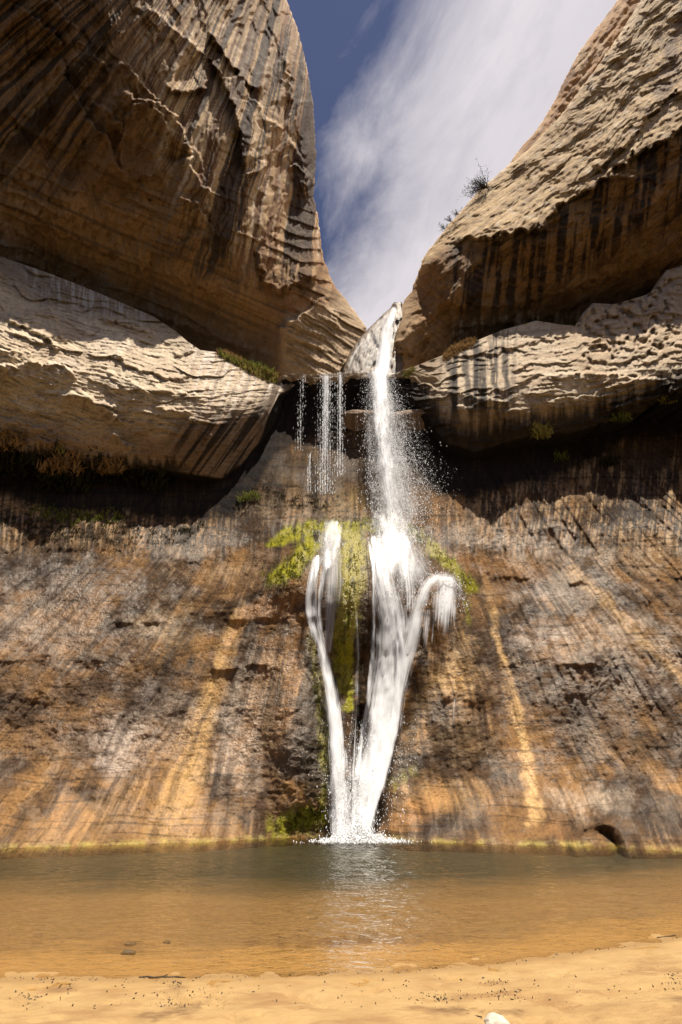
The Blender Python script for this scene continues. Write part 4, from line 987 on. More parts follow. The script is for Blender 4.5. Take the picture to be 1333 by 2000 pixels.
def resample(pts, n):
    p = np.array(pts, float); d = np.concatenate([[0], np.cumsum(np.hypot(*(p[1:, :2] - p[:-1, :2]).T))])
    s = np.linspace(0, d[-1], n)
    q = np.stack([np.interp(s, d, p[:, k]) for k in range(p.shape[1])], -1)
    # smooth
    for _ in range(6):
        q[1:-1] = .25 * q[:-2] + .5 * q[1:-1] + .25 * q[2:]
    return q, s

def ribbon(name, pts, depth, mat, root, off=.45, bulge=.3, dens=1.0, nac=15, seed=0, edge=.45, ends=(.03, .02)):
    """pts: (px, py, halfwidth, density)"""
    n = int(max(24, np.hypot(pts[-1][0] - pts[0][0], pts[-1][1] - pts[0][1]) / 6))
    q, s = resample(pts, n)
    tg = np.gradient(q[:, :2], axis=0); tg /= np.linalg.norm(tg, axis=1)[:, None]
    nx, ny = -tg[:, 1], tg[:, 0]
    a = np.linspace(-1, 1, nac)
    px = q[:, 0][:, None] + nx[:, None] * a[None] * q[:, 2][:, None]
    py = q[:, 1][:, None] + ny[:, None] * a[None] * q[:, 2][:, None]
    t = depth(px, py) - off - bulge * (1 - a ** 2)[None]
    t = t - .12 * fbm(px / 9, py / 60, 3, 400 + seed)
    P = world(px, py, t)
    L = np.concatenate([[0], np.cumsum(np.linalg.norm(P[1:, nac // 2] - P[:-1, nac // 2], axis=1))])
    al = np.linspace(0, 1, n)
    de = np.broadcast_to(q[:, 3][:, None], px.shape) * dens
    ef = sstep(1.0, max(1 - edge * 1.5, -.1), np.abs(a) + .14 * fbm(px / 14, py / 40, 2, 420 + seed))
    de = de * ef * (sstep(0, ends[0], al) * sstep(1.0, 1 - ends[1], al))[:, None]
    flow = np.stack([a[None] * q[:, 2][:, None] / 26 + seed * 3.3, np.broadcast_to(L[:, None], px.shape), np.full(px.shape, seed * 1.7)], -1)
    o = mesh_obj(name, P, grid_faces(n, nac), mat, cols={'dens': np.clip(de, 0, 2).ravel()}, uv=flow.reshape(-1, 3))
    return attach(o, root)

_OV = np.array([(1, 0, 0), (-1, 0, 0), (0, 1, 0), (0, -1, 0), (0, 0, 1), (0, 0, -1)], float)
_OF = np.array([(0, 2, 4), (2, 1, 4), (1, 3, 4), (3, 0, 4), (2, 0, 5), (1, 2, 5), (3, 1, 5), (0, 3, 5)])
def drops(name, P, size, stretch, root, mat=None):
    n = len(P); sz = size[:, None, None] * np.ones((1, 6, 3)); sz[..., 2] *= stretch[:, None]
    a = RNG.uniform(0, 6.28, n); ca, sa = np.cos(a)[:, None], np.sin(a)[:, None]
    o = _OV[None] * sz * RNG.uniform(.6, 1.4, (n, 6, 1))
    x = o[..., 0] * ca - o[..., 1] * sa; y = o[..., 0] * sa + o[..., 1] * ca
    V = np.stack([x, y, o[..., 2]], -1) + P[:, None]
    F = (_OF[None] + (np.arange(n) * 6)[:, None, None]).reshape(-1, 3)
    o = mesh_obj(name, V.reshape(-1, 3), F, mat or M_drop)
    set_props(o, kind='stuff'); return attach(o, root)

root = empty('waterfall', (1.2, 24.0, 0), 'tall white waterfall plunging from the rock notch over the mossy shelf into the pool', 'waterfall')
lowd = lambda px, py: low_depth(px, py, fine=False)
# top cascade over the notch
ribbon('top_cascade', [(772, 596, 5, .9), (764, 620, 12, 1.0), (756, 650, 18, 1.05), (750, 690, 24, 1.1), (746, 735, 28, 1.1)], ch_smooth, M_fall, root, .7, .3, .95, seed=1, edge=.5)
ribbon('top_cascade_edge', [(764, 612, 6, .7), (742, 640, 20, .62), (724, 672, 28, .6), (712, 705, 32, .55), (708, 732, 30, .45)], ch_smooth, M_fall, root, .5, .1, .92, seed=2, edge=.4)
ribbon('top_cascade_edge', [(708, 668, 3, .7), (694, 688, 5, .65), (684, 712, 6, .6)], ch_smooth, M_fall, root, .5, .1, 1, seed=3)
# free falling plunge: y shrinks slowly towards the shelf
def plY(dy=0.0):
    def f(px, py):
        Y = np.interp(py, [700, 735, 850, 950, 1040, 1080], [28.9, 28.8, 28.4, 28.0, 27.6, 27.4]) + dy
        return Y / (CP - (1000 - py) / FPX * SP)
    return f
cx_pl = lambda py: np.interp(py, [700, 735, 780, 850, 950, 1040], [744, 742, 743, 748, 761, 768])
ribbon('plunge', [(742, 712, 28, 1.2), (742, 760, 32, 1.25), (744, 800, 32, 1.15), (750, 870, 36, 1.05), (757, 930, 38, .95), (765, 1000, 44, .9), (768, 1050, 52, .85)], plY(), M_plunge, root, 0, .5, .92, seed=4, edge=1.1, ends=(.02, .3))
ribbon('plunge_core', [(742, 718, 34, 1.25), (743, 780, 38, 1.2), (748, 850, 38, 1.05), (757, 930, 40, 1.0), (766, 1000, 46, .95), (768, 1075, 56, .9)], plY(-.7), M_plunge, root, 0, .4, .9, seed=40, edge=1.1, ends=(.02, .3))
ribbon('plunge', [(738, 735, 18, .85), (741, 800, 20, .85), (752, 900, 22, .7), (762, 1040, 28, .6)], plY(-.4), M_plunge, root, 0, .4, .95, seed=5, edge=1.1, ends=(.02, .3))
ribbon('plunge_veil', [(742, 725, 40, .85), (748, 800, 56, .78), (765, 900, 78, .7), (775, 980, 86, .7), (778, 1060, 94, .75)], plY(-.2), M_veil, root, 0, .9, .9, seed=6, edge=.9, ends=(.02, .15))
ribbon('plunge_veil', [(728, 760, 14, .6), (722, 840, 18, .5), (724, 930, 22, .5), (735, 1030, 34, .5)], plY(.1), M_veil, root, 0, .5, .9, seed=7, edge=.9, ends=(.1, .1))
def cloud(n, y0, y1, cfun, sl, sr, Y0, s0, s1, st0, st1, yp=1.0):
    py = y0 + (y1 - y0) * RNG.uniform(0, 1, n) ** yp
    g = RNG.normal(0, 1, n); px = cfun(py) + np.where(g < 0, g * sl(py), g * sr(py))
    Y = Y0(py) + RNG.normal(0, .35, n)
    P = world(px, py, Y / (CP - (1000 - py) / FPX * SP))
    return P, RNG.uniform(0, 1, n) ** 2.5 * (s1 - s0) + s0, RNG.uniform(st0, st1, n)
plYf = lambda py: np.interp(py, [700, 735, 850, 950, 1040, 1080], [28.8, 28.6, 28.2, 27.8, 27.4, 27.2])
P1 = cloud(22000, 725, 1060, lambda y: cx_pl(y), lambda y: np.interp(y, [725, 1050], [14, 24]), lambda y: np.interp(y, [725, 850, 950, 1050], [14, 30, 40, 34]), plYf, .007, .032, 1.2, 4)
P2 = cloud(9000, 770, 1000, lambda y: cx_pl(y) + np.interp(y, [770, 960], [12, 28]), lambda y: 12 + 0 * y, lambda y: np.interp(y, [770, 900, 980], [14, 34, 36]), plYf, .007, .028, 1.0, 3)
drops('spray', *[np.concatenate([a, b]) for a, b in zip(P1, P2)], root)
# on the mossy shelf and the wall below
ribbon('shelf_splash', [(765, 1010, 30, .5), (768, 1050, 44, .8), (775, 1100, 52, .72), (785, 1150, 50, .6), (785, 1200, 30, .5)], lowd, M_veil, root, .8, .5, 1.0, seed=8, edge=.8, ends=(.2, .2))
ribbon('main_stream', [(728, 1036, 16, .9), (742, 1090, 28, .95), (755, 1150, 38, 1.0), (768, 1220, 54, 1.15), (768, 1280, 58, 1.25), (757, 1350, 56, 1.3), (746, 1430, 54, 1.25), (729, 1500, 50, 1.2), (712, 1570, 44, 1.2), (702, 1645, 36, 1.35)], lowd, M_fall, root, .6, .45, .92, nac=27, seed=9, edge=.6)
ribbon('main_stream_left_edge', [(718, 1046, 8, .9), (730, 1110, 10, .95), (732, 1200, 10, .9), (727, 1290, 11, 1), (718, 1380, 12, 1), (704, 1460, 14, .95), (692, 1560, 16, .9), (690, 1642, 18, 1)], lowd, M_fall, root, .8, .2, .95, seed=10, edge=.8)
ribbon('main_stream_core', [(772, 1180, 10, .7), (784, 1260, 16, 1.1), (780, 1340, 18, 1.2), (768, 1420, 20, 1.15), (748, 1510, 20, 1.15), (722, 1590, 18, 1.15), (712, 1645, 18, 1.2)], lowd, M_fall, root, 1.0, .3, .95, seed=11, edge=.6)
ribbon('arch_stream', [(914, 1210, 10, .3), (908, 1160, 16, .5), (890, 1130, 22, .7), (858, 1120, 26, .85), (832, 1140, 30, 1.05), (816, 1190, 28, 1.2), (806, 1240, 30, 1.2), (790, 1310, 26, 1.1), (778, 1370, 18, .9)], lowd, M_fall, root, 1.0, .25, .95, seed=12, edge=.9)
ribbon('arch_veil', [(868, 1112, 46, 1.2), (872, 1150, 52, 1.25), (868, 1200, 52, 1.1), (860, 1300, 46, .95)], lowd, M_thread, root, .7, .2, 1.0, nac=25, seed=13, edge=.7, ends=(.12, .6))
ribbon('arch_veil', [(866, 1112, 50, 1.1), (872, 1150, 56, 1.0), (870, 1215, 52, .75)], lowd, M_veil, root, .6, .2, .95, nac=21, seed=43, edge=.8, ends=(.2, .6))
ribbon('shelf_veil', [(752, 1012, 50, .85), (785, 1070, 62, .95), (815, 1120, 62, .9), (835, 1170, 40, .7)], lowd, M_veil, root, .75, .4, .95, nac=25, seed=44, edge=.9, ends=(.2, .3))
ribbon('main_threads', [(735, 1050, 30, 1.0), (752, 1150, 46, 1.0), (770, 1230, 72, 1.0), (768, 1290, 76, 1.0), (756, 1360, 70, 1.0), (744, 1440, 66, 1.0), (727, 1510, 60, 1.0), (710, 1580, 52, 1.0), (700, 1645, 44, 1.1)], lowd, M_thread, root, .45, .2, 1.0, nac=33, seed=48, edge=.55)
ribbon('left_threads', [(626, 1074, 22, .95), (612, 1120, 24, 1.0), (606, 1170, 26, 1.0), (610, 1215, 26, 1.0), (626, 1258, 24, 1.0), (640, 1310, 24, 1.0), (650, 1370, 28, 1.0), (658, 1440, 36, 1.0), (664, 1540, 44, 1.0), (668, 1642, 50, 1.1)], lowd, M_thread, root, .5, .15, 1.0, nac=21, seed=49, edge=.6)
ribbon('shelf_threads', [(770, 1030, 50, .95), (792, 1090, 56, .95), (800, 1150, 48, .95), (800, 1220, 34, .95)], lowd, M_thread, root, .9, .3, 1.0, nac=25, seed=45, edge=.8, ends=(.2, .2))
ribbon('side_threads', [(838, 1180, 18, .9), (832, 1240, 22, .9), (822, 1310, 16, .8)], lowd, M_thread, root, .7, .2, 1.0, seed=46, edge=.8, ends=(.1, .5))
ribbon('middle_threads', [(694, 1180, 12, .8), (700, 1280, 14, .85), (696, 1400, 12, .85), (690, 1540, 16, .95), (688, 1640, 26, 1.0)], lowd, M_thread, root, .6, .2, 1.0, seed=47, edge=.8)
for k, (x0, y0, x1, y1) in enumerate([(832, 1190, 826, 1270), (848, 1200, 842, 1280), (866, 1205, 866, 1262), (884, 1190, 890, 1240), (888, 1360, 886, 1430)]):
    ribbon('trickle', [(x0, y0, 3, .7), ((x0 + x1) / 2, (y0 + y1) / 2, 2.5, .62), (x1, y1, 2, .5)], lowd, M_fall, root, .5, .1, 1, nac=5, seed=14 + k, ends=(.1, .4))
ribbon('left_splash', [(650, 1008, 28, .9), (648, 1045, 34, 1.0), (644, 1078, 28, .9), (636, 1120, 22, .7)], lowd, M_veil, root, .8, .3, 1.25, seed=20, edge=.7, ends=(.15, .2))
ribbon('left_stream', [(624, 1074, 10, .95), (610, 1120, 13, 1.0), (601, 1170, 15, 1.0), (607, 1215, 16, 1.05), (624, 1258, 15, 1.1), (638, 1310, 17, 1.2), (649, 1370, 23, 1.2), (657, 1440, 29, 1.15), (663, 1540, 36, 1.1), (668, 1642, 42, 1.25)], lowd, M_fall, root, .7, .25, .93, seed=21, edge=.8)
ribbon('left_stream_inner', [(644, 1070, 20, .9), (634, 1110, 15, .9), (624, 1160, 14, .95), (624, 1210, 12, .9), (634, 1262, 10, .9)], lowd, M_fall, root, .6, .15, .92, seed=22, edge=.9)
ribbon('left_stream_veil', [(650, 1070, 34, .95), (652, 1140, 32, .95), (646, 1210, 24, .9), (640, 1280, 12, .9)], lowd, M_thread, root, .45, .1, .9, seed=23)
ribbon('middle_stream', [(690, 1330, 4, .5), (690, 1400, 5, .55), (682, 1480, 8, .6), (678, 1570, 12, .8), (680, 1642, 18, 1.0)], lowd, M_fall, root, .5, .1, .95, seed=24)
def wallcloud(n, pts, s0, s1, off=.8):
    q, s = resample([(a, b, c_, 1) for a, b, c_ in pts], 200); i = RNG.integers(0, 200, n)
    px = q[i, 0] + RNG.normal(0, 1, n) * q[i, 2]; py = q[i, 1] + RNG.normal(0, 5, n)
    P = world(px, py, lowd(px, py) - off - np.abs(RNG.normal(0, .3, n)))
    return P, RNG.uniform(0, 1, n) ** 2 * (s1 - s0) + s0, RNG.uniform(1, 3.5, n)
W = [wallcloud(1500, [(765, 1030, 34), (790, 1130, 34), (800, 1180, 26)], .008, .03), wallcloud(1600, [(740, 1400, 36), (715, 1560, 34), (700, 1640, 30)], .008, .022), wallcloud(700, [(690, 1500, 12), (684, 1640, 18)], .008, .022, .9),
     wallcloud(500, [(648, 1030, 22), (640, 1100, 18)], .008, .03), wallcloud(500, [(655, 1440, 12), (664, 1640, 18)], .006, .018), wallcloud(500, [(908, 1190, 8), (890, 1125, 12), (850, 1120, 14), (825, 1180, 16)], .008, .03)]
drops('splash_drops', *[np.concatenate(z) for z in zip(*W)], root)
ribbon('base_mist', [(690, 1590, 40, .6), (686, 1620, 52, .8), (682, 1640, 60, .9)], lowd, M_veil, root, 1.2, .5, 1.0, seed=41, edge=.9, ends=(.5, .1))
# foam where it meets the pool
n = 11000; a = RNG.uniform(0, 6.28, n); r = np.abs(RNG.normal(0, 1, n))
fx = .72 + np.cos(a) * r * .8; fy = 23.0 + np.sin(a) * r * .28; fz = np.abs(RNG.normal(0, .30, n)) * np.exp(-r * .8)
ribbon('shelf_mist', [(758, 960, 60, .55), (762, 1010, 84, .8), (770, 1060, 96, .8), (780, 1110, 84, .6)], lowd, M_veil, root, 1.6, .6, .8, nac=25, seed=50, edge=1.0, ends=(.35, .35))
drops('foam', np.stack([fx, fy, fz], -1), RNG.uniform(.005, .03, n), RNG.uniform(.6, 2.0, n), root)

# the thin ribbons from the lip
def thin_fall(px0, w0, y0, y1, dens, nd, label, seed):
    Yt = 28.6; P0 = world(px0, y1, Yt / (CP - (1000 - y1) / FPX * SP))
    r = empty('water_ribbon', tuple(P0), label, 'waterfall', 'thin water ribbons dripping from the lip')
    D = lambda px, py: (Yt - .25 * sstep(730, 1000, py)) / (CP - (1000 - py) / FPX * SP)
    x1 = px0 + (px0 - VX) * (y1 - y0) / 1400
    ribbon('water_sheet', [(px0, y0, w0, dens), ((px0 + x1) / 2, (y0 + y1) / 2, w0 * 1.1, dens * .82), (x1, y1, w0 * 1.3, dens * .5)], D, M_plunge, r, 0, .1, 1.05, nac=9, seed=seed, edge=.5, ends=(.02, .35))
    py = y0 + (y1 - y0) * RNG.uniform(0, 1, nd); px = px0 + (x1 - px0) * (py - y0) / (y1 - y0) + RNG.normal(0, w0 * .75, nd)
    px = px + 2 * np.sin(px * 1.3)
    drops('droplets', world(px, py, D(px, py) + RNG.normal(0, .12, nd)), RNG.uniform(.005, .016, nd), RNG.uniform(3, 12, nd), r)
thin_fall(638, 11, 728, 965, .9, 2600, 'widest of the thin water ribbons hanging from the dark lip left of the main fall', 30)
thin_fall(665, 6, 727, 930, .8, 1200, 'narrow water ribbon between the widest ribbon and the main fall', 31)
thin_fall(592, 5, 733, 880, .4, 420, 'faintest string of drops at the left end of the dark lip', 32)
thin_fall(606, 3, 885, 962, .9, 200, 'short white trickle low on the shaded recess wall left of the ribbons', 33)

# ================================================================== PLANTS
def leaf_mat(name, c1, c2, trans=.3):
    m, nt = new_mat(name); tc = nt.nodes.new('ShaderNodeTexCoord')
    n = noise(nt, tc.outputs['Object'], 5, 3); c = mixc(nt, ramp(nt, n, [(.35, 0), (.65, 1)]), c1, c2)
    d = nt.nodes.new('ShaderNodeBsdfDiffuse'); t = nt.nodes.new('ShaderNodeBsdfTranslucent'); nt.links.new(c, d.inputs[0]); nt.links.new(c, t.inputs[0])
    x = nt.nodes.new('ShaderNodeMixShader'); x.inputs[0].default_value = trans; nt.links.new(d.outputs[0], x.inputs[1]); nt.links.new(t.outputs[0], x.inputs[2]); out(nt, x.outputs[0]); return m
M_green = leaf_mat('green_leaf', (.09, .12, .025), (.22, .22, .05)); M_dark = leaf_mat('dark_leaf', (.02, .022, .010), (.05, .045, .018))
M_dryg = leaf_mat('dry_leaf', (.28, .17, .07), (.40, .25, .11)); M_yel = leaf_mat('yellow_leaf', (.30, .28, .06), (.42, .36, .12)); M_twig = leaf_mat('twig_bark', (.06, .05, .04), (.09, .075, .06), 0)
M_grey = leaf_mat('grey_leaf', (.075, .07, .055), (.11, .10, .075))

def blades(P, h, wdt, droop=.4, rng=RNG):
    """leaf quads rooted at P with random lean"""
    n = len(P); a = rng.uniform(0, 6.28, n); le = rng.uniform(.1, 1, n) * droop
    d = np.stack([np.cos(a) * le, np.sin(a) * le, np.ones(n)], -1); d /= np.linalg.norm(d, axis=1)[:, None]
    s = np.stack([-np.sin(a), np.cos(a), 0 * a], -1) * wdt[:, None]
    mid = P + d * (h * .55)[:, None]; tip = P + d * h[:, None] + np.stack([np.cos(a), np.sin(a), 0 * a - .4], -1) * (h * le * .5)[:, None]
    V = np.stack([P - s * .6, P + s * .6, mid + s, tip, mid - s], 1)
    F = np.concatenate([np.stack([i0, i0 + 1, i0 + 2, i0 + 4], -1) for i0 in [np.arange(n) * 5]] + [np.stack([i0 + 4, i0 + 2, i0 + 3, i0 + 3], -1) for i0 in [np.arange(n) * 5]])
    tri = np.concatenate([np.stack([i0, i0 + 1, i0 + 2], -1) for i0 in [np.arange(n) * 5]] + [np.stack([i0, i0 + 2, i0 + 4], -1) for i0 in [np.arange(n) * 5]] + [np.stack([i0 + 4, i0 + 2, i0 + 3], -1) for i0 in [np.arange(n) * 5]])
    return V.reshape(-1, 3), tri
def leaves(Pc, size, rng=RNG):
    n = len(Pc); u = rng.normal(0, 1, (n, 3)); u /= np.linalg.norm(u, axis=1)[:, None]
    v = np.cross(u, rng.normal(0, 1, (n, 3))); v /= np.linalg.norm(v, axis=1)[:, None]
    s = size[:, None]; V = np.stack([Pc - u * s, Pc + v * s * .45, Pc + u * s, Pc - v * s * .45], 1)
    F = np.arange(n * 4).reshape(n, 4); return V.reshape(-1, 3), F
def tubes(segs, sides=5):
    V = []; F = []
    for (a, b, ra, rb) in segs:
        a = Vector(a); b = Vector(b); q = (b - a).to_track_quat('Z', 'Y'); i0 = len(V)
        for P_, r_ in ((a, ra), (b, rb)):
            for k in range(sides):
                t_ = 6.283 * k / sides; V.append(tuple(P_ + q @ Vector((math.cos(t_) * r_, math.sin(t_) * r_, 0))))
        for k in range(sides): F.append((i0 + k, i0 + (k + 1) % sides, i0 + sides + (k + 1) % sides, i0 + sides + k))
        V.append(tuple(b)); 
    return np.array(V), np.array(F)

def shrub(px, py, t, h, label, mats=(None, None), nb=26, nl=16, lean=(-.4, 0, .6), leaf=.1, name='shrub', group=None):
    base = Vector(world(px, py, t)); r = empty(name, tuple(base), label, 'shrub', group)
    segs = []; tips = []
    L = Vector(lean).normalized()
    for k in range(nb):
        d = (L + Vector((random.gauss(0, .55), random.gauss(0, .5), random.gauss(0, .45)))).normalized()
        ln = h * random.uniform(.5, 1); p = base.copy(); rad = h * .02
        for s_ in range(3):
            q = p + d * ln / 3 + Vector((random.gauss(0, .04), random.gauss(0, .04), random.gauss(0, .04))) * h
            segs.append((p, q, rad, rad * .65)); rad *= .65; p = q
            if s_ > 0:
                for m_ in range(nl // 2): tips.append(p + Vector((random.gauss(0, 1), random.gauss(0, 1), random.gauss(0, 1))) * h * .09)
            for m_ in range(2):
                e = p + (d + Vector((random.gauss(0, .6), random.gauss(0, .6), random.gauss(0, .6)))) * h * .16
                segs.append((p, e, rad * .6, rad * .3))
                for z_ in range(nl // 4): tips.append(e + Vector((random.gauss(0, 1), random.gauss(0, 1), random.gauss(0, 1))) * h * .05)
    V, F = tubes(segs); attach(mesh_obj('branches', V, F, mats[0]), r)
    Pn = np.array([tuple(x) for x in tips]); V, F = leaves(Pn, RNG.uniform(.6, 1.2, len(Pn)) * leaf); attach(mesh_obj('foliage', V, F, mats[1], smooth=False), r)
    return r
shrub(952, 366, 60.5, 2.6, 'dark twiggy shrub on the skyline of the right slope, largest of the plants up there', (M_twig, M_grey), 34, 16, (-.75, 0, .55), .09)
G = 'tiny shrubs on the skyline of the right slope'
for px, py, hh, lb in ((895, 419, .9, 'tiny shrub on the right skyline, next down the slope from the big dark one'), (882, 433, .8, 'tiny shrub on the right skyline, between its two tiny neighbours'), (870, 447, .9, 'tiny shrub on the right skyline, lowest on the slope')):
    shrub(px, py, 58.3, hh, lb, (M_twig, M_grey), 10, 10, (-.5, 0, .7), .07, group=G)

def tuft(px, py, t, rad, h, n, mat, name, label, cat='plant', group=None, flat=.5, droop=.9):
    c0 = world(px, py, t); P = c0 + np.clip(RNG.normal(0, 1, (n, 3)), -1.5, 1.5) * np.array([rad, rad * .5, rad * flat])
    V, F = blades(P, RNG.uniform(.5, 1.1, n) * h, RNG.uniform(.6, 1.2, n) * h * .09, droop)
    o = mesh_obj(name, V - c0, F, mat, smooth=False); o.location = tuple(c0)
    return set_props(o, label, cat, group)
# hanging gardens under the left bench
GL = 'plants hanging in the recess under the left bench'
for px, py, r_, h_, n, mt, lb in [
    (14, 868, .8, .9, 500, M_dryg, 'rusty dry fern clump at the left edge of the photo under the pale bench'),
    (40, 905, 1.2, 1.0, 700, M_dark, 'dark leafy clump below the rusty fern at the left edge'),
    (112, 884, .45, .5, 200, M_yel, 'small pale yellow leafy sprig tucked under the pale bench'),
    (122, 912, .9, .8, 600, M_dryg, 'straw coloured dry clump under the pale bench, just below the yellow sprig'),
    (135, 950, 1.2, 1.1, 800, M_dark, 'dark leafy mass below the straw coloured dry clump'),
    (212, 912, .7, .8, 500, M_dryg, 'orange brown dry tuft under the bench, rightmost of the dry clumps'),
    (178, 905, .9, .8, 450, M_dark, 'dark clump between the straw coloured clump and the orange brown tuft'),
    (275, 938, 1.4, .9, 600, M_dark, 'dark clump right of the orange brown tuft'),
    (485, 976, .5, .5, 180, M_green, 'small green plant on the wall at the right end of the left shadow')]:
    tt = float(lb_depth(np.array([float(px)]), np.array([min(py, 900.)]))[0]) + (.2 if mt is not M_dark else .7)
    if px == 485: tt = float(low_depth(np.array([485.]), np.array([976.]))[0]) - .1
    tuft(px, py, tt, r_, h_, n, mt, 'hanging_plant', lb, 'plant', GL)
GR = 'plants hanging in the recess under the right bench'
for px, py, r_, h_, n, mt, lb in [
    (1058, 846, .5, .7, 260, M_yel, 'bright yellow green plant hanging under the right bench, brightest there'),
    (1216, 818, .4, .5, 130, M_green, 'small green plant under the right bench, midway between the bright one and the edge'),
    (1306, 782, .35, .5, 130, M_yel, 'pale sprig near the right edge of the photo under the bench'),
    (1098, 893, .4, .4, 110, M_green, 'faint green sprig deep in the shade below the bright yellow green plant'),
    (1190, 905, .4, .5, 160, M_dark, 'dark tuft at the lit edge of the right wall'),
    (937, 878, .3, .5, 90, M_green, 'dim green sprig below the black streaks of the right bench')]:
    tt = float(rb_depth(np.array([float(px)]), np.array([min(py, 800.)]))[0]) - .2
    if py > 870: tt = float(low_depth(np.array([float(px)]), np.array([float(py)]))[0]) - .3
    tuft(px, py, tt, r_, h_, n, mt, 'hanging_plant', lb, 'plant', GR)
# low fringe of plants along the left rim of the wall and speckled moss tufts
def scatter(name, pts, n, hw, h, mat, depth, off=-.05, kind='stuff'):
    q, s = resample([(a, b, c_, 1) for a, b, c_ in pts], 300); i = RNG.integers(0, 300, n)
    px = q[i, 0] + RNG.normal(0, 4, n); py = q[i, 1] + RNG.normal(0, 1, n) * q[i, 2] * .6
    keep = fbm(px / 16, py / 12, 3, 610) > -.05; px, py = px[keep], py[keep]; n = len(px)
    V, F = blades(world(px, py, depth(px, py) + off), RNG.uniform(.4, 1.1, n) * h, RNG.uniform(.6, 1.2, n) * h * .12, .9)
    return set_props(mesh_obj(name, V, F, mat, smooth=False), kind=kind)
scatter('rim_moss', [(-40, 1000, 20), (60, 1030, 34), (150, 1040, 36), (260, 1040, 34), (340, 1040, 24), (400, 1030, 10)], 4200, 14, .20, M_dark, low_depth)
scatter('rim_ferns', [(60, 1000, 12), (140, 1012, 14), (240, 1010, 12)], 900, 14, .34, M_green, low_depth)
scatter('rim_moss', [(500, 960, 20), (560, 975, 14), (640, 985, 12)], 900, 14, .22, M_dark, low_depth)
def moss_fuzz(n):
    P = []
    for pts in MOSSRUNS:
        k = int(n * sum(p[2] for p in pts)); q, s = resample([(a, b, c_, 1) for a, b, c_ in pts], 200); i = RNG.integers(0, 200, k)
        P.append(np.stack([q[i, 0] + RNG.normal(0, .6, k) * q[i, 2], q[i, 1] + RNG.normal(0, .6, k) * q[i, 2]], -1))
    P = np.concatenate(P); px, py = P[:, 0], P[:, 1]; k = fbm(px / 12, py / 20, 3, 620) > -.08; px, py = px[k], py[k]
    V, F = blades(world(px, py, low_depth(px, py) - .04), RNG.uniform(.4, 1.1, len(px)) * .10, RNG.uniform(.6, 1.2, len(px)) * .03, 1.2)
    set_props(mesh_obj('moss', V, F, leaf_mat('moss_green', (.10, .105, .02), (.27, .26, .035), .2), smooth=False), kind='stuff')
MOSSRUNS = [[(530, 1060, 6), (575, 1040, 16), (630, 1024, 12), (700, 1022, 10), (760, 1024, 8)], [(535, 1130, 22), (575, 1110, 26), (600, 1070, 16)],
    [(700, 1060, 18), (690, 1150, 20), (668, 1240, 16), (672, 1320, 12)], [(800, 1030, 6), (850, 1075, 8), (900, 1120, 8), (922, 1150, 8)],
    [(614, 1300, 6), (628, 1400, 8), (632, 1500, 10)], [(560, 1615, 16), (600, 1600, 22), (630, 1580, 16)]]
moss_fuzz(20)
# grass on the left ledge, dry bank on the right ledge
def ledge_grass(name, pts, n, h, mat, depth):
    q, s = resample(pts, 300); i = RNG.integers(0, 300, n); px = q[i, 0] + RNG.normal(0, 2, n); py = q[i, 1] + RNG.normal(0, 1, n) * q[i, 2]
    V, F = blades(world(px, py, depth(px, py) - .15), RNG.uniform(.4, 1.1, n) * h * q[i, 3], RNG.uniform(.6, 1.2, n) * h * .05, .5)
    return set_props(mesh_obj(name, V, F, mat, smooth=False), kind='stuff')
lbt = lambda px, py: lb_depth(px, np.maximum(py, lb_top(px)))
ledge_grass('grass', [(436, 697, 2, .8), (452, 703, 2, .6), (480, 718, 3, .7), (505, 730, 4, 1.1), (540, 742, 4, .9)], 2600, .75, M_yel, lbt)
ledge_grass('grass', [(430, 692, 2, .6), (470, 712, 2, .7), (500, 728, 2, 1.3), (530, 738, 2, 1.2)], 700, 1.0, M_green, lbt)
ledge_grass('dry_grass', [(425, 690, 2, .8), (445, 696, 2, 1), (500, 730, 3, 1), (540, 740, 3, .8)], 1300, .7, M_dryg, lbt)
rbt = lambda px, py: rb_depth(px, np.maximum(py, rb_top(px)))
ledge_grass('dry_grass', [(868, 700, 3, .8), (885, 688, 4, 1), (905, 677, 4, 1), (928, 668, 3, .7)], 2200, .55, M_dryg, rbt)
ledge_grass('dry_grass', [(790, 735, 3, .6), (810, 722, 3, .8)], 500, .4, M_yel, lambda a, b: cl_depth(a, b) - .1)

# ================================================================== THINGS ON THE SAND AND IN THE POOL
def stone(px, py, rx, ry, rz, mat, label, name='stone', sink=.3, seed=0, zoff=None):
    import bmesh
    t = float(t_base(px, py)); P0 = world(px, py, t); x, y = P0[0], P0[1]; z = float(ground_z(np.array([x]), np.array([y]))[0])
    bm = bmesh.new(); bmesh.ops.create_icosphere(bm, subdivisions=4, radius=1)
    V = np.array([v.co[:] for v in bm.verts]); F = np.array([[v.index for v in f.verts] for f in bm.faces]); bm.free()
    d = 1 + .22 * fbm(V[:, 0] * 1.2 + seed, V[:, 1] * 1.2 + V[:, 2], 3, 700 + seed) + .05 * fbm(V[:, 0] * 5, V[:, 1] * 5 + V[:, 2] * 4, 3, 710)
    V = V * d[:, None]; V = np.sign(V) * np.abs(V) ** .85 * np.array([rx, ry, rz])
    o = mesh_obj(name, V, F, mat); o.location = (x, y, z + rz * (1 - 2 * sink) if zoff is None else zoff)
    return set_props(o, label, 'stone')
def simple_rock(name, c1, c2):
    m, nt = new_mat(name); tc = nt.nodes.new('ShaderNodeTexCoord'); n = noise(nt, tc.outputs['Object'], 14, 6, .7)
    b = N(nt, 'ShaderNodeBsdfPrincipled'); nt.links.new(mixc(nt, ramp(nt, n, [(.3, 0), (.7, 1)]), c1, c2), b.inputs['Base Color']); b.inputs['Roughness'].default_value = .85
    nt.links.new(bump(nt, n, .7, .02), b.inputs['Normal']); out(nt, b.outputs[0]); return m
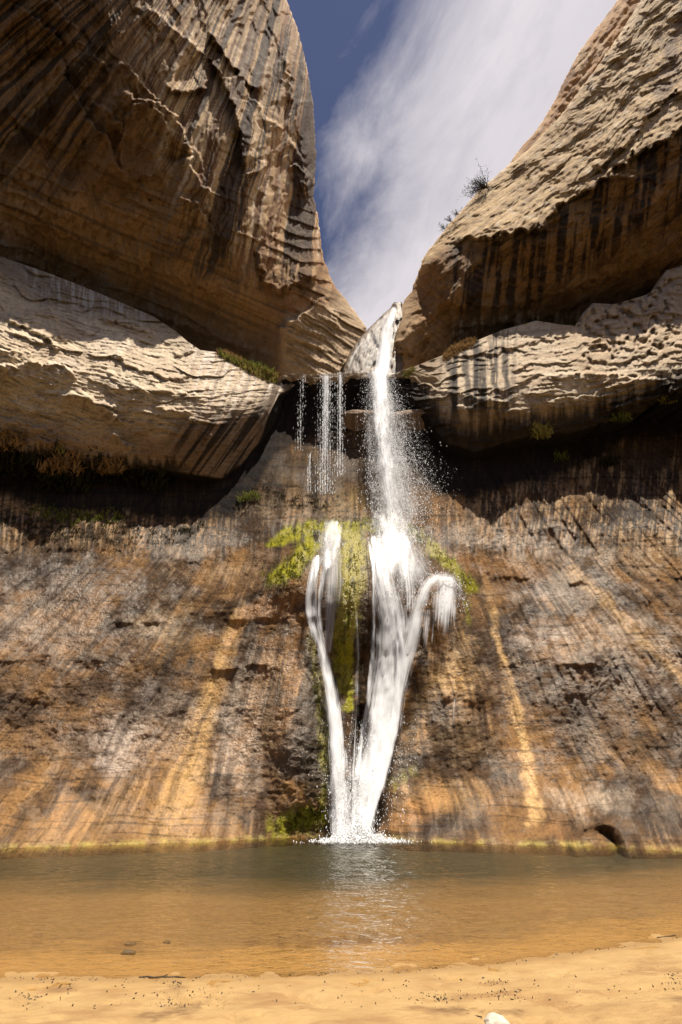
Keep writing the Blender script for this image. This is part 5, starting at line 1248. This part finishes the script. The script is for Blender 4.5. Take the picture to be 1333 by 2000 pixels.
M_white = simple_rock('white_stone', (.42, .36, .28), (.66, .60, .50)); M_dst = simple_rock('dark_stone', (.07, .05, .025), (.14, .09, .045))
stone(979, 2066, .085, .08, .05, M_white, 'rounded white stone half buried in the beach sand at the bottom of the photo', sink=.35)
stone(328, 1832, .045, .035, .022, M_dst, 'small dark stone alone on the shallow sandy pool bed', 'sunken_stone', seed=2)
stone(252, 1856, .09, .06, .025, M_dst, 'flat dark stone on the pool bed, nearest the beach', 'sunken_stone', seed=3)
stone(256, 1836, .07, .05, .022, M_dst, 'flat dark stone on the pool bed just behind the nearest one', 'sunken_stone', seed=4)

def stick(pts, rad, label, seed=0):
    W = []
    for px, py in pts:
        P0 = world(px, py, float(t_base(px, py))); z = float(ground_z(np.array([P0[0]]), np.array([P0[1]]))[0]); z = max(z, -.01)
        # drop the point to the sand surface along the sight line
        k = (CAMZ - z - rad) / CAMZ; W.append((P0[0] * k, P0[1] * k, z + rad * .8))
    c0 = Vector(W[0]); segs = [(Vector(W[i]) - c0, Vector(W[i + 1]) - c0, rad * (1 - .5 * i / len(W)), rad * (1 - .5 * (i + 1) / len(W))) for i in range(len(W) - 1)]
    V, F = tubes(segs, 7); o = mesh_obj('twig', V, F, M_twig); o.location = c0
    return set_props(o, label, 'twig')
stick([(272, 1909), (288, 1907), (300, 1909), (318, 1907), (330, 1908), (345, 1907), (362, 1909)], .008, 'long dark twig lying at the water line on the left of the beach')
stick([(318, 1908), (322, 1905), (328, 1903)], .004, 'short dark stub standing on the long twig at the water line')
stick([(1035, 1928), (1044, 1934), (1054, 1940)], .004, 'thin dark twig slanting on the open sand right of centre')
stick([(912, 1980), (926, 1983), (942, 1986)], .006, 'dark twig on the scuffed sand just left of the white stone')
stick([(1284, 1831), (1302, 1829), (1320, 1826)], .006, 'dark twig at the water line near the right edge of the photo')
stick([(1162, 1946), (1170, 1951)], .004, 'tiny dark twig on the sand between the slanting twig and the right edge')
# specks of debris
def debris(n, pxs, pys):
    t = t_base(pxs, pys); P0 = world(pxs, pys, t); z = ground_z(P0[:, 0], P0[:, 1]); z = np.maximum(z, 0.0) + .003
    V, F = leaves(np.stack([P0[:, 0], P0[:, 1], z], -1), RNG.uniform(0, 1, n) ** 3 * .018 + .003); return V, F
Q = []
def cl(n, x, y, sx_, sy_): Q.append((RNG.normal(x, sx_, n), RNG.normal(y, sy_, n)))
xx = RNG.uniform(-20, 1350, 260); Q.append((xx, shore_px(xx) + np.abs(RNG.normal(0, 4, 260)) + 1))
xx = RNG.uniform(-20, 1350, 420); Q.append((xx, RNG.uniform(1912, 1999, 420)))
cl(120, 330, 1975, 22, 14); cl(60, 110, 1930, 20, 8); cl(60, 55, 1962, 14, 6); cl(110, 870, 1972, 40, 8); cl(90, 995, 1975, 26, 8); cl(60, 970, 1938, 16, 4); cl(60, 340, 1925, 12, 8); cl(50, 1325, 1952, 10, 8); cl(60, 400, 1955, 20, 4)
qx = np.concatenate([a for a, b in Q]); qy = np.concatenate([b for a, b in Q]); k = qy > shore_px(qx); qx, qy = qx[k], np.minimum(qy[k], 2030)
V, F = debris(len(qx), qx, qy); set_props(mesh_obj('sand_debris', V, F, M_twig, smooth=False), kind='stuff')
